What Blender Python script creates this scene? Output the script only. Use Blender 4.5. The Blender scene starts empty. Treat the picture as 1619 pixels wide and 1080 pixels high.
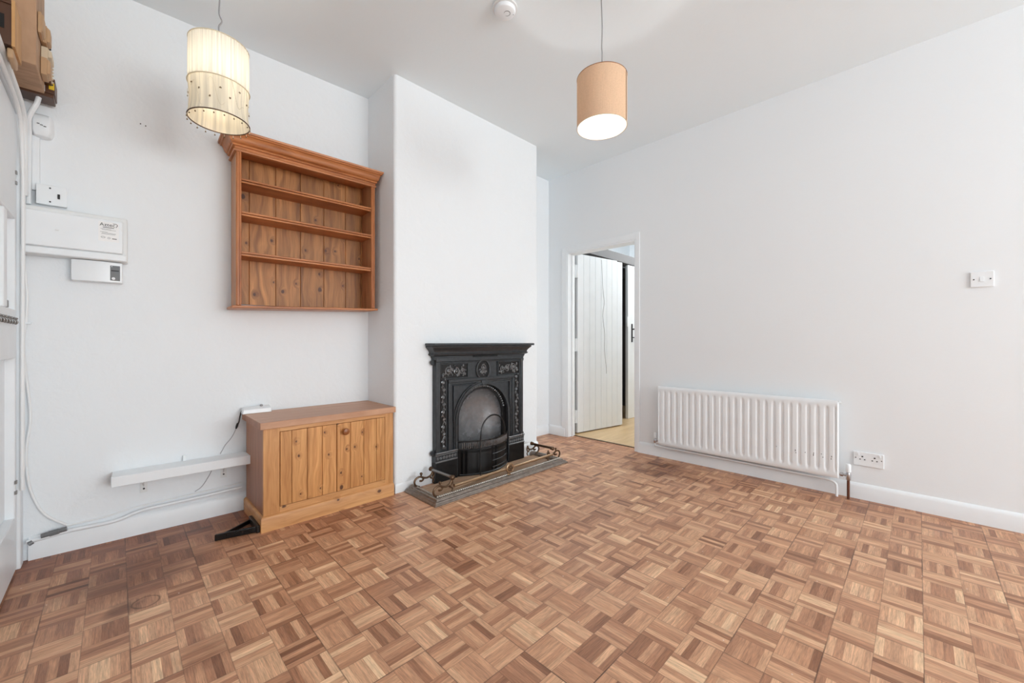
import bpy, bmesh, math, random
from mathutils import Vector, Matrix
SC = bpy.context.scene
COL = SC.collection
random.seed(7)
PI = math.pi

# ---------------------------------------------------------------- camera
TH = math.atan2(642.5, 634.4)
cam_d = bpy.data.cameras.new('camera')
cam = bpy.data.objects.new('camera', cam_d); COL.objects.link(cam)
cam.location = (0, 0, 1.0)
cam.rotation_euler = (PI/2, 0, TH - PI/2)
cam_d.sensor_width = 36.0
cam_d.lens = 634.4/1619*36.0
cam_d.shift_y = 1.0/1619
cam_d.clip_start = 0.02
SC.camera = cam

# ---------------------------------------------------------------- world, exposure
SC.view_settings.view_transform = 'Standard'
SC.view_settings.look = 'None'
SC.view_settings.exposure = 0.0
SC.view_settings.gamma = 1.0
SC.view_settings.use_curve_mapping = False
w = bpy.data.worlds.new('world'); SC.world = w
w.use_nodes = True
w.node_tree.nodes['Background'].inputs[0].default_value = (0.86, 0.93, 1.0, 1)
w.node_tree.nodes['Background'].inputs[1].default_value = 1.0
SC.cycles.max_bounces = 14
SC.cycles.diffuse_bounces = 10
SC.cycles.glossy_bounces = 5
SC.cycles.transmission_bounces = 6
SC.cycles.sample_clamp_indirect = 6.0
SC.cycles.use_denoising = True

def area(name, loc, rot, sx, sy, power, col=(1, 1, 1)):
    l = bpy.data.lights.new(name, 'AREA'); l.shape = 'RECTANGLE'
    l.size = sx; l.size_y = sy; l.energy = power; l.color = col
    o = bpy.data.objects.new(name, l); COL.objects.link(o)
    o.location = loc; o.rotation_euler = rot
    return o
WIN_D = (0.935, 0.987, 1.0)
# unseen area fills added behind the camera, one beyond each made-up window
area('fill_back', (1.85, -4.88, 1.45), (PI/2+.5, 0, 0), 2.7, 1.7, 192, WIN_D)
area('fill_side', (-0.50, -1.95, 1.45), (PI/2+.35, 0, -PI/2), 1.3, 1.4, 3, WIN_D)

# ---------------------------------------------------------------- node helpers
def lin(c):
    return tuple(((v/255)/12.92 if v <= 10 else (((v/255)+.055)/1.055)**2.4) for v in c) + (1,)
class NT:
    def __init__(s, name):
        s.m = bpy.data.materials.new(name); s.m.use_nodes = True
        s.t = s.m.node_tree; s.p = s.t.nodes['Principled BSDF']
        s.out = s.t.nodes['Material Output']
    def n(s, ty, **kw):
        nd = s.t.nodes.new(ty)
        for k, v in kw.items(): setattr(nd, k, v)
        return nd
    def set(s, sock, v):
        if hasattr(v, 'is_output') or isinstance(v, bpy.types.NodeSocket): s.t.links.new(v, sock)
        else: sock.default_value = v
    def math(s, op, a, b=None, c=None, clamp=False):
        nd = s.n('ShaderNodeMath', operation=op, use_clamp=clamp)
        s.set(nd.inputs[0], a)
        if b is not None: s.set(nd.inputs[1], b)
        if c is not None: s.set(nd.inputs[2], c)
        return nd.outputs[0]
    def comb(s, x, y, z):
        nd = s.n('ShaderNodeCombineXYZ')
        for i, v in enumerate((x, y, z)): s.set(nd.inputs[i], v)
        return nd.outputs[0]
    def sep(s, v):
        nd = s.n('ShaderNodeSeparateXYZ'); s.set(nd.inputs[0], v); return nd.outputs
    def coord(s, k='Object'):
        return s.n('ShaderNodeTexCoord').outputs[k]
    def noise(s, vec, scale, detail=3, rough=.5, dist=0.0):
        nd = s.n('ShaderNodeTexNoise'); s.set(nd.inputs['Vector'], vec)
        nd.inputs['Scale'].default_value = scale; nd.inputs['Detail'].default_value = detail
        nd.inputs['Roughness'].default_value = rough; nd.inputs['Distortion'].default_value = dist
        return nd.outputs[0]
    def white(s, vec):
        nd = s.n('ShaderNodeTexWhiteNoise', noise_dimensions='3D'); s.set(nd.inputs['Vector'], vec)
        return nd.outputs[0]
    def mix(s, f, a, b, mode='MIX'):
        nd = s.n('ShaderNodeMix', data_type='RGBA', blend_type=mode)
        s.set(nd.inputs[0], f); s.set(nd.inputs[6], a); s.set(nd.inputs[7], b)
        return nd.outputs[2]
    def mixf(s, f, a, b):
        nd = s.n('ShaderNodeMix', data_type='FLOAT')
        s.set(nd.inputs[0], f); s.set(nd.inputs[2], a); s.set(nd.inputs[3], b)
        return nd.outputs[0]
    def ramp(s, f, stops):
        nd = s.n('ShaderNodeValToRGB'); s.set(nd.inputs[0], f)
        cr = nd.color_ramp
        while len(cr.elements) < len(stops): cr.elements.new(.5)
        for e, (p, c) in zip(cr.elements, stops): e.position = p; e.color = c
        return nd.outputs[0]
    def mr(s, v, a, b, c=0., d=1.):
        nd = s.n('ShaderNodeMapRange'); s.set(nd.inputs[0], v)
        for i, x in enumerate((a, b, c, d)): s.set(nd.inputs[i+1], x)
        return nd.outputs[0]
    def bump(s, h, strength, dist):
        nd = s.n('ShaderNodeBump'); nd.inputs['Strength'].default_value = strength
        nd.inputs['Distance'].default_value = dist; s.set(nd.inputs['Height'], h)
        s.t.links.new(nd.outputs[0], s.p.inputs['Normal'])
    def base(s, c): s.set(s.p.inputs['Base Color'], c)
    def P(s, **kw):
        for k, v in kw.items(): s.p.inputs[k.replace('_', ' ')].default_value = v

def plain(name, c, rough=.5, metal=0., spec=None, var=0.04, bump=0., bscale=60):
    k = NT(name)
    nz = k.noise(k.coord(), 9, 3)
    cc = lin(c)
    lo = tuple(v*(1-var) for v in cc[:3])+(1,); hi = tuple(min(1, v*(1+var)) for v in cc[:3])+(1,)
    k.base(k.mix(nz, lo, hi))
    k.P(Roughness=rough, Metallic=metal)
    if spec is not None: k.p.inputs['Specular IOR Level'].default_value = spec
    if bump: k.bump(k.noise(k.coord(), bscale, 4), .6, bump)
    return k.m

def plaster(name, c, amp, scale=14, rough=.85):
    k = NT(name)
    v = k.coord()
    a = k.noise(v, scale, 5, .62, .6)
    b = k.noise(v, scale*5, 3, .5)
    h = k.math('ADD', a, k.math('MULTIPLY', b, .25))
    tone = k.noise(v, 1.3, 3)
    cc = lin(c)
    k.base(k.mix(tone, tuple(x*.97 for x in cc[:3])+(1,), cc))
    k.P(Roughness=rough); k.p.inputs['Specular IOR Level'].default_value = .25
    k.bump(h, 1.0, amp)
    return k.m

def wood(name, c_lo, c_hi, across='x', along='z', pitch=.12, off=0., knots=True, rough=.45, pvar=.25, kscale=5.0, knotc=(70, 32, 12), rings=34):
    """pine: growth streaks that run along the board, one tone per board, sparse knots"""
    k = NT(name)
    o = k.sep(k.coord()); ix = {'x': 0, 'y': 1, 'z': 2}
    A, L = o[ix[across]], o[ix[along]]
    T = o[[i for i in range(3) if i not in (ix[across], ix[along])][0]]
    pl = k.math('FLOOR', k.math('DIVIDE', k.math('ADD', A, off), pitch))
    rnd = k.white(k.comb(pl, 3.3, 1.7))
    sh = k.math('MULTIPLY', rnd, 13.0)
    if knots:
        vo = k.n('ShaderNodeTexVoronoi', voronoi_dimensions='2D', feature='F1')
        wv = k.noise(k.coord(), 30, 2)
        k.set(vo.inputs['Vector'], k.comb(A, k.math('ADD', k.math('MULTIPLY', L, .75), k.math('MULTIPLY', wv, .01)), 0)); vo.inputs['Scale'].default_value = kscale
        d = vo.outputs['Distance']
        has = k.math('GREATER_THAN', k.sep(vo.outputs['Color'])[0], .36)
        sz = k.math('MULTIPLY', k.math('POWER', k.sep(vo.outputs['Color'])[1], 2.0), .055)
        kf = k.math('MULTIPLY', k.mr(d, k.math('ADD', sz, .020), k.math('ADD', sz, .05), 1, 0), has)
        halo = k.math('MULTIPLY', k.mr(d, .03, .20, 1, 0), has)
        A = k.math('ADD', A, k.math('MULTIPLY', halo, .035))
    Al = k.math('ADD', A, sh); Ll = k.math('ADD', L, sh)
    wob = k.noise(k.comb(k.math('MULTIPLY', Al, 4), k.math('MULTIPLY', Ll, 1.2), T), 2.2, 2)
    vec = k.comb(k.math('ADD', k.math('MULTIPLY', Al, rings), k.math('MULTIPLY', wob, 4)), k.math('MULTIPLY', Ll, 1.6), k.math('MULTIPLY', T, 10))
    g = k.noise(vec, 1.0, 4, .6)
    fine = k.noise(k.comb(k.math('MULTIPLY', Al, 260), k.math('MULTIPLY', Ll, 9), T), 1.0, 2)
    g = k.math('ADD', k.math('MULTIPLY', g, .8), k.math('MULTIPLY', fine, .2))
    col = k.ramp(k.mr(g, .33, .68), [(0, lin(c_lo)), (.45, lin(tuple((a+b)/2 for a, b in zip(c_lo, c_hi)))), (1, lin(c_hi))])
    br = k.math('ADD', 1-pvar/2, k.math('MULTIPLY', rnd, pvar))
    col = k.mix(1.0, col, k.comb(br, br, br), 'MULTIPLY')
    if knots:
        col = k.mix(k.math('MULTIPLY', halo, .35), col, lin(tuple((a_+b_)//2 for a_, b_ in zip(c_lo, knotc))))
        col = k.mix(k.math('MULTIPLY', kf, .9), col, lin(knotc))
    k.base(col)
    k.P(Roughness=rough)
    k.bump(g, .25, .0006)
    return k.m

# ---------------------------------------------------------------- materials
M = {}
WHITE = (235, 239, 242)
M['wall_rough'] = plaster('painted_lumpy_plaster', WHITE, .0035, 13)
M['wall'] = plaster('painted_smooth_plaster', WHITE, .0012, 7)
M['ceiling'] = plaster('painted_ceiling', (235, 243, 247), .0012, 8)
M['gloss'] = plain('white_gloss_paint', (234, 238, 241), .35, bump=.0006, bscale=25)
M['lintel_grey'] = plain('lintel_grey_paint', (118, 118, 120), .5)
M['dark_paint'] = plain('dark_grey_paint', (96, 96, 98), .6)  # shade of the hall gaps put into the colour
M['gloss_grey'] = plain('grey_paint', (150, 150, 152), .5)
M['white_plastic'] = plain('white_plastic', (234, 238, 241), .3)
M['offwhite_plastic'] = plain('offwhite_plastic', (226, 228, 228), .35)
M['white_cable'] = plain('white_cable', (232, 234, 235), .4)
M['grey_cable'] = plain('grey_cable', (180, 180, 182), .45)
M['dark_cable'] = plain('dark_cable', (45, 45, 47), .5)
M['dark_plastic'] = plain('dark_plastic', (30, 29, 30), .4)
M['display'] = plain('grey_display', (110, 112, 114), .3)
M['ink'] = plain('printed_ink', (50, 50, 54), .7)
M['paper'] = plain('label_paper', (240, 240, 240), .6)
M['yellow'] = plain('yellow_label', (225, 190, 40), .5)
M['chrome'] = plain('chrome', (190, 190, 192), .22, 1.0)
M['steel'] = plain('dull_steel', (140, 138, 136), .35, 1.0)
M['dark_steel'] = plain('dark_steel', (70, 70, 72), .45, .8)
M['copper'] = plain('aged_copper', (110, 70, 56), .45, .7)
M['brass'] = plain('tarnished_brass', (162, 136, 108), .36, .85, var=.25)
M['brass_dark'] = plain('dark_brass', (98, 76, 58), .4, .8, var=.3)
M['hole'] = plain('dark_hole', (25, 25, 25), .9)
M['mdf'] = wood('meter_board_wood', (160, 128, 100), (190, 155, 125), 'y', 'z', 1.0, 0, False, .7, .05)
M['box_wood'] = wood('meter_box_wood', (176, 128, 78), (205, 160, 105), 'y', 'z', .04, 0, False, .6, .25)
M['bakelite'] = plain('brown_bakelite', (80, 48, 28), .4)
M['fuse_tan'] = plain('tan_fuse_carrier', (186, 152, 116), .5, var=.1)
M['fuse_cream'] = plain('cream_fuse_carrier', (206, 190, 165), .5, var=.1)

PINE_LO, PINE_HI = (150, 88, 42), (205, 142, 84)
M['case_pine'] = wood('stained_pine_bookcase', (152, 88, 46), (200, 130, 78), 'x', 'z', 1.0, 0.3, False, .4, .0)
M['case_pine_h'] = wood('stained_pine_moulding', (148, 86, 44), (204, 134, 82), 'z', 'x', .5, 0.0, False, .4, .0)
M['case_side'] = wood('stained_pine_side', (160, 108, 72), (200, 148, 108), 'y', 'z', 1.0, 0.3, False, .4, .0)
M['case_back'] = wood('stained_pine_boards', (124, 76, 36), (204, 142, 82), 'x', 'z', .1407, .054, True, .5, .26, 7.5)
M['cab_top'] = wood('cabinet_top_pine', (166, 120, 90), (200, 154, 122), 'y', 'x', .14, 0, False, .4, .12)
M['cab_front'] = wood('cabinet_front_pine', (172, 116, 66), (216, 162, 106), 'x', 'z', .5, 0, True, .42, .0, 4.6)
M['cab_rail'] = wood('cabinet_plinth_pine', (182, 126, 76), (220, 168, 112), 'z', 'x', .5, 0, True, .42, .0, 8)
M['cab_side'] = wood('cabinet_side_pine', (140, 88, 58), (178, 122, 88), 'y', 'z', .5, 0, False, .42, .0)
M['cab_door'] = wood('knotty_door_boards', (164, 106, 54), (220, 164, 104), 'x', 'z', .0815, .0815*10-.079, True, .42, .2, 9, (74, 34, 14), 50)
M['knob'] = plain('turned_pine_knob', (140, 82, 40), .35)

# cast iron: blackleaded
def iron(name, c, rough, metal, bump=.0006):
    k = NT(name); v = k.coord()
    nz = k.noise(v, 40, 4)
    cc = lin(c)
    k.base(k.mix(nz, tuple(x*.6 for x in cc[:3])+(1,), tuple(x*1.4 for x in cc[:3])+(1,)))
    k.set(k.p.inputs['Roughness'], k.mr(k.noise(v, 12, 3), .3, .7, rough-.08, rough+.08))
    k.P(Metallic=metal)
    k.bump(k.noise(v, 150, 3), .4, bump)
    return k.m
M['iron'] = iron('blackleaded_cast_iron', (64, 67, 70), .38, .45)
M['iron_dark'] = iron('black_iron', (26, 26, 27), .38, .3)
M['iron_polish'] = iron('burnished_iron', (138, 139, 142), .25, .45, .0002)
M['iron_orn'] = iron('cast_ornament', (125, 126, 128), .32, .8)
M['soot'] = plain('sooty_black', (16, 16, 16), .8)
M['fender'] = iron('fender_bronze', (136, 126, 118), .4, .7)
M['fender_bead'] = iron('fender_pierced_work', (176, 170, 162), .35, .8)
M['hearth'] = wood('dusty_hearth_boards', (150, 120, 96), (186, 156, 130), 'y', 'x', .09, 0, False, .7, .25)
M['black_iron'] = iron('japanned_black_iron', (14, 12, 12), .3, .2)
M['black_iron'].node_tree.nodes['Principled BSDF'].inputs['Roughness'].default_value = .3

# parquet: 2x2-block mosaic tiles, five fingers to a block
def parquet():
    k = NT('mosaic_parquet')
    o = k.sep(k.coord('Object'))
    P = .11345
    X = k.math('DIVIDE', k.math('SUBTRACT', o[0], .033 - P*20), P)
    Y = k.math('DIVIDE', k.math('SUBTRACT', o[1], -.012 - P*40), P)
    cx, cy = k.math('FLOOR', X), k.math('FLOOR', Y)
    fx, fy = k.math('FRACT', X), k.math('FRACT', Y)
    par = k.math('FLOORED_MODULO', k.math('ADD', k.math('ADD', cx, cy), 1.0), 2.0)
    across = k.mixf(par, fy, fx)       # par 0: fingers lie along X
    along = k.mixf(par, o[0], o[1])
    aabs = k.mixf(par, o[1], o[0])
    fi = k.math('FLOOR', k.math('MULTIPLY', across, 5))
    ff = k.math('FRACT', k.math('MULTIPLY', across, 5))
    seed = k.comb(k.math('ADD', cx, k.math('MULTIPLY', fi, .17)), cy, fi)
    r1 = k.white(seed)
    r2 = k.white(k.comb(cy, k.math('ADD', fi, .5), cx))
    # neighbouring fingers are often cut from one piece: block tone mixed with finger tone
    rb = k.white(k.comb(cx, cy, 9.1))
    tone = k.math('ADD', k.math('MULTIPLY', r1, .75), k.math('MULTIPLY', rb, .25))
    sh = k.math('MULTIPLY', r2, 37.0)
    g1 = k.noise(k.comb(k.math('MULTIPLY', k.math('ADD', aabs, sh), 120), k.math('MULTIPLY', k.math('ADD', along, sh), 7), 0), 1.0, 4, .65, .6)
    g2 = k.noise(k.comb(k.math('MULTIPLY', aabs, 420), k.math('MULTIPLY', k.math('ADD', along, sh), 26), 0), 1.0, 3, .6)
    col = k.ramp(tone, [(0, lin((134, 88, 62))), (.2, lin((174, 124, 94))), (.5, lin((202, 152, 118))), (.82, lin((218, 172, 136))), (1, lin((243, 206, 166)))])
    gr = k.math('ADD', k.mr(g1, .3, .7, .70, 1.20), k.mr(g2, .35, .65, -.16, .13))
    col = k.mix(1.0, col, k.comb(gr, gr, gr), 'MULTIPLY')
    # wear and stains with shapes of their own: a darker unworn strip by the left wall, marks, scuffs
    big = k.noise(k.coord('Object'), 1.6, 4, .6)
    dirt = k.noise(k.coord('Object'), 5.5, 5, .65)
    wl = k.mr(k.math('ADD', o[1], k.math('MULTIPLY', k.math('SUBTRACT', big, .5), .9)), 1.95, 2.75, 0, 1)
    wl = k.math('MULTIPLY', wl, k.mr(o[0], 1.9, 1.2, 0, 1))
    col = k.mix(k.math('MULTIPLY', wl, .85), col, k.mix(1.0, col, lin((178, 142, 128)), 'MULTIPLY'))
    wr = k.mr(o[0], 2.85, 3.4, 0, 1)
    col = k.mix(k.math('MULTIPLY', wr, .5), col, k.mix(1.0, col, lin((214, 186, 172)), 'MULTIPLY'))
    sp = k.mr(dirt, .62, .74, 0, .45)
    col = k.mix(sp, col, k.mix(1.0, col, lin((170, 150, 138)), 'MULTIPLY'))
    def blot(cxv, cyv, r, power, tint, ns=9, amp=.06, ring=False):
        nonlocal col
        dx = k.math('SUBTRACT', o[0], cxv); dy = k.math('SUBTRACT', o[1], cyv)
        d = k.math('SQRT', k.math('ADD', k.math('MULTIPLY', dx, dx), k.math('MULTIPLY', dy, dy)))
        d = k.math('ADD', d, k.math('MULTIPLY', k.math('SUBTRACT', k.noise(k.coord('Object'), ns, 4), .5), amp*2))
        if ring: f = k.mr(k.math('ABSOLUTE', k.math('SUBTRACT', d, r)), 0, .006, power, 0)
        else: f = k.mr(d, r*.35, r, power, 0)
        col = k.mix(f, col, k.mix(1.0, col, lin(tint), 'MULTIPLY'))
    blot(.020, 2.09, .07, .7, (130, 100, 82), 22, .03)
    blot(.083, 2.09, .04, .8, (150, 130, 115), 9, .01, True)
    blot(.19, 1.62, .10, .55, (170, 140, 125), 4, .03)
    blot(.05, 2.35, .26, .6, (160, 140, 130), 6, .08)
    blot(3.05, 1.42, .3, .6, (150, 120, 100), 9, .12)
    # joints
    ex = k.math('MINIMUM', fx, k.math('SUBTRACT', 1.0, fx)); ey = k.math('MINIMUM', fy, k.math('SUBTRACT', 1.0, fy))
    blockj = k.mr(k.math('MINIMUM', ex, ey), 0.004, .014, 1, 0)
    fj = k.mr(k.math('MINIMUM', ff, k.math('SUBTRACT', 1.0, ff)), .015, .05, 1, 0)
    X2 = k.math('FRACT', k.math('DIVIDE', X, 2)); Y2 = k.math('FRACT', k.math('DIVIDE', Y, 2))
    e2 = k.math('MINIMUM', k.math('MINIMUM', X2, k.math('SUBTRACT', 1.0, X2)), k.math('MINIMUM', Y2, k.math('SUBTRACT', 1.0, Y2)))
    tilej = k.mr(e2, .004, .011, 1, 0)
    jv = k.math('ADD', k.math('MULTIPLY', blockj, .30), k.math('MULTIPLY', fj, .13))
    jn = k.mr(k.noise(k.coord('Object'), 2.2, 2), .42, .66, .25, 1.0)
    jv = k.math('MAXIMUM', jv, k.math('MULTIPLY', k.math('MULTIPLY', tilej, .9), jn), clamp=True)
    col = k.mix(jv, col, lin((58, 34, 24)))
    # paint flecks
    vo = k.n('ShaderNodeTexVoronoi', voronoi_dimensions='2D'); k.set(vo.inputs['Vector'], k.coord('Object')); vo.inputs['Scale'].default_value = 11
    fl = k.math('MULTIPLY', k.mr(vo.outputs['Distance'], .02, .03, 1, 0), k.math('GREATER_THAN', k.sep(vo.outputs['Color'])[0], .93))
    col = k.mix(fl, col, lin((225, 205, 190)))
    k.base(col)
    k.set(k.p.inputs['Roughness'], k.math('ADD', k.mr(dirt, .3, .7, .29, .46), k.math('MULTIPLY', r1, .08)))
    k.p.inputs['Specular IOR Level'].default_value = .4
    k.bump(k.math('SUBTRACT', k.math('MULTIPLY', g1, .25), jv), .5, .0009)
    return k.m
M['parquet'] = parquet()
M['laminate'] = wood('pale_laminate_floor', (198, 166, 122), (222, 194, 152), 'y', 'x', .19, 0, False, .4, .1)

def fabric(name, base, trans, rough=.9, pleat=0, weave=260):
    k = NT(name)
    d = k.n('ShaderNodeBsdfDiffuse'); t = k.n('ShaderNodeBsdfTranslucent'); a = k.n('ShaderNodeAddShader')
    o = k.sep(k.coord())
    ang = k.math('ARCTAN2', o[1], o[0])
    if pleat:
        p = k.noise(k.comb(k.math('MULTIPLY', ang, pleat), k.math('MULTIPLY', o[2], 2), 0), 1.0, 3)
        f = k.mr(p, .35, .65, .78, 1.1)
    else:
        p = k.noise(k.comb(k.math('MULTIPLY', ang, 14), k.math('MULTIPLY', o[2], 220), 0), 1.0, 2)
        q = k.noise(k.comb(k.math('MULTIPLY', ang, 60), k.math('MULTIPLY', o[2], 14), 0), 1.0, 2)
        f = k.mr(k.math('ADD', p, q), .7, 1.3, .93, 1.07)
    v = k.comb(f, f, f)
    k.set(d.inputs['Color'], k.mix(1.0, base+(1,), v, 'MULTIPLY'))
    k.set(t.inputs['Color'], k.mix(1.0, trans+(1,), v, 'MULTIPLY'))
    k.t.links.new(d.outputs[0], a.inputs[0]); k.t.links.new(t.outputs[0], a.inputs[1])
    k.t.links.new(a.outputs[0], k.out.inputs[0])
    return k.m
M['shade_cream'] = fabric('pleated_cream_gauze', (.52, .50, .45), (.30, .275, .225), pleat=16)
M['shade_skirt'] = fabric('embroidered_cream_voile', (.70, .65, .54), (.19, .165, .115), pleat=7)
M['shade_tan'] = fabric('tan_linen', (.60, .43, .30), (.16, .11, .065))
M['lining'] = fabric('white_shade_lining', (.74, .73, .71), (.13, .13, .13))
M['shade_trim'] = plain('cream_trim', (214, 203, 178), .8)
M['bead'] = plain('bronze_bead', (120, 100, 70), .3, .3)
def emit(name, c, s):
    k = NT(name); k.base(c+(1,)); k.p.inputs['Emission Color'].default_value = c+(1,); k.p.inputs['Emission Strength'].default_value = s
    return k.m
M['bulb'] = emit('lit_bulb', (1, .95, .86), 12)

# ---------------------------------------------------------------- mesh helpers
WM = {}          # world matrices of things (so parts can be given in world coordinates)
def rotm(p0, p1):
    d = Vector(p1)-Vector(p0); L = d.length
    q = Vector((0, 0, 1)).rotation_difference(d.normalized())
    return Matrix.Translation(Vector(p0)) @ q.to_matrix().to_4x4(), L
class MB:
    def __init__(s): s.v = []; s.f = []
    def add(s, vs, fs):
        b = len(s.v); s.v += [tuple(v) for v in vs]; s.f += [tuple(i+b for i in f) for f in fs]; return s
    def box(s, x0, x1, y0, y1, z0, z1):
        return s.hexa([(x0, y0, z0), (x1, y0, z0), (x1, y1, z0), (x0, y1, z0), (x0, y0, z1), (x1, y0, z1), (x1, y1, z1), (x0, y1, z1)])
    def hexa(s, p):
        return s.add(p, [(0, 3, 2, 1), (4, 5, 6, 7), (0, 1, 5, 4), (1, 2, 6, 5), (2, 3, 7, 6), (3, 0, 4, 7)])
    def lathe(s, prof, p0=(0, 0, 0), p1=None, n=24, cap=True):
        """prof: (radius, distance along the axis p0->p1)"""
        m, _ = rotm(p0, p1 if p1 else (p0[0], p0[1], p0[2]+1))
        vs = []; fs = []
        for r, z in prof:
            for i in range(n):
                a = 2*PI*i/n; vs.append(m @ Vector((r*math.cos(a), r*math.sin(a), z)))
        k = len(prof)
        for j in range(k-1):
            for i in range(n):
                fs.append((j*n+i, j*n+(i+1) % n, (j+1)*n+(i+1) % n, (j+1)*n+i))
        if cap:
            fs.append(tuple(reversed(range(n)))); fs.append(tuple((k-1)*n+i for i in range(n)))
        return s.add(vs, fs)
    def cyl(s, p0, p1, r, n=16, r1=None):
        L = (Vector(p1)-Vector(p0)).length
        return s.lathe([(r, 0), (r if r1 is None else r1, L)], p0, p1, n)
    def sphere(s, c, r, n=12, sz=1.0):
        k = max(5, n//2)
        pr = [(max(1e-5, r*math.sin(PI*i/k)), -r*sz*math.cos(PI*i/k)) for i in range(k+1)]
        return s.lathe(pr, c, (c[0], c[1], c[2]+1), n, cap=False)
    def tube(s, pts, r, n=10, closed=False):
        pts = [Vector(p) for p in pts]; m = len(pts); vs = []; fs = []
        up = None
        for i, p in enumerate(pts):
            if closed: t = (pts[(i+1) % m]-pts[i-1])
            else: t = pts[min(i+1, m-1)]-pts[max(i-1, 0)]
            t = t.normalized() if t.length > 1e-9 else Vector((0, 0, 1))
            if up is None: up = t.orthogonal().normalized()
            else:
                up = up-t*up.dot(t)
                up = up.normalized() if up.length > 1e-6 else t.orthogonal().normalized()
            bi = t.cross(up); rr = r[i] if isinstance(r, (list, tuple)) else r
            for j in range(n):
                a = 2*PI*j/n; vs.append(p+(up*math.cos(a)+bi*math.sin(a))*rr)
        for i in range(m if closed else m-1):
            k = (i+1) % m
            for j in range(n): fs.append((i*n+j, i*n+(j+1) % n, k*n+(j+1) % n, k*n+j))
        if not closed: fs.append(tuple(reversed(range(n)))); fs.append(tuple((m-1)*n+j for j in range(n)))
        return s.add(vs, fs)
    def loft(s, rings, closed=True, cap=True):
        n = len(rings[0]); vs = [p for r in rings for p in r]; fs = []
        for j in range(len(rings)-1):
            for i in range(n if closed else n-1):
                k = (i+1) % n
                fs.append((j*n+i, j*n+k, (j+1)*n+k, (j+1)*n+i))
        if cap and closed:
            fs.append(tuple(reversed(range(n)))); fs.append(tuple((len(rings)-1)*n+i for i in range(n)))
        return s.add(vs, fs)
    def crown(s, x0, x1, yf, yb, prof, oR=1.0):
        """mitred moulding round front and sides; prof = (z, outward offset)"""
        return s.loft([[(x0-o, yf-o, z), (x1+o*oR, yf-o, z), (x1+o*oR, yb, z), (x0-o, yb, z)] for z, o in prof])
    def prism(s, poly, axis, a, b):
        """poly of 2D points extruded along axis ('x': (y,z), 'y': (x,z), 'z': (x,y))"""
        def P(u, v, t): return {'x': (t, u, v), 'y': (u, t, v), 'z': (u, v, t)}[axis]
        n = len(poly)
        vs = [P(u, v, a) for u, v in poly]+[P(u, v, b) for u, v in poly]
        fs = [tuple(range(n)), tuple(reversed(range(n, 2*n)))]+[(i, i+n, (i+1) % n+n, (i+1) % n) for i in range(n)]
        return s.add(vs, fs)
    def strip(s, A, B, axis, a, b):
        """solid band between two 2D polylines of equal length, thick along axis"""
        def P(u, v, t): return {'x': (t, u, v), 'y': (u, t, v), 'z': (u, v, t)}[axis]
        n = len(A)
        for i in range(n-1):
            q = [A[i], A[i+1], B[i+1], B[i]]
            s.prism(q, axis, a, b)
        return s
    def build(s, name, mat, parent=None, bevel=0., smooth=True, world=False, seg=2, merge=False):
        vs = s.v
        if parent is not None and world:
            inv = WM[parent.name].inverted(); vs = [inv @ Vector(v) for v in vs]
        me = bpy.data.meshes.new(name); me.from_pydata([tuple(v) for v in vs], [], s.f)
        bm = bmesh.new(); bm.from_mesh(me)
        if merge: bmesh.ops.remove_doubles(bm, verts=bm.verts, dist=1e-5)
        bmesh.ops.recalc_face_normals(bm, faces=bm.faces)
        bm.to_mesh(me); bm.free()
        me.materials.append(M[mat] if isinstance(mat, str) else mat)
        o = bpy.data.objects.new(name, me); COL.objects.link(o)
        if parent is not None:
            o.parent = parent; WM[o.name] = WM[parent.name]
        else: WM[o.name] = Matrix.Identity(4)
        if smooth:
            me.polygons.foreach_set('use_smooth', [True]*len(me.polygons))
            try: me.set_sharp_from_angle(angle=math.radians(35))
            except Exception: pass
        if bevel:
            b = o.modifiers.new('bevel', 'BEVEL'); b.width = bevel; b.segments = seg; b.limit_method = 'ANGLE'; b.angle_limit = math.radians(40)
        return o
def thing(name, label, cat, loc=(0, 0, 0), rz=0., group=None):
    o = bpy.data.objects.new(name, None); COL.objects.link(o)
    o.location = loc; o.rotation_euler = (0, 0, rz); o.empty_display_size = .05
    o['label'] = label; o['category'] = cat
    if group: o['group'] = group
    WM[o.name] = Matrix.Translation(Vector(loc)) @ Matrix.Rotation(rz, 4, 'Z')
    return o
def tag(o, label, cat, group=None):
    o['label'] = label; o['category'] = cat
    if group: o['group'] = group
    return o
def struct(o, label=None):
    o['kind'] = 'structure'
    if label: o['label'] = label
    o['category'] = o.name.split('_')[0].split('.')[0].replace('trim', 'door frame')
    return o
def text_mesh(name, body, size, mat, parent, mtx, extrude=.0004, world=False):
    cu = bpy.data.curves.new(name, 'FONT'); cu.body = body; cu.size = size; cu.extrude = extrude
    cu.align_x = 'CENTER'; cu.align_y = 'CENTER'
    t = bpy.data.objects.new(name+'_tmp', cu); COL.objects.link(t)
    dg = bpy.context.evaluated_depsgraph_get(); dg.update()
    me = bpy.data.meshes.new_from_object(t.evaluated_get(dg))
    bpy.data.objects.remove(t)
    me.transform(mtx); me.materials.clear(); me.materials.append(M[mat])
    o = bpy.data.objects.new(name, me); COL.objects.link(o); o.parent = parent
    return o
def smoothpath(pts, k=6):
    """Catmull-Rom through points"""
    P = [Vector(p) for p in pts]; P = [P[0]*2-P[1]]+P+[P[-1]*2-P[-2]]; out = []
    for i in range(1, len(P)-2):
        for j in range(k):
            t = j/k; a, b, c, d = P[i-1:i+3]
            out.append(.5*((2*b)+(c-a)*t+(2*a-5*b+4*c-d)*t*t+(3*b-a-3*c+d)*t**3))
    out.append(P[-2]); return out
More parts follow.
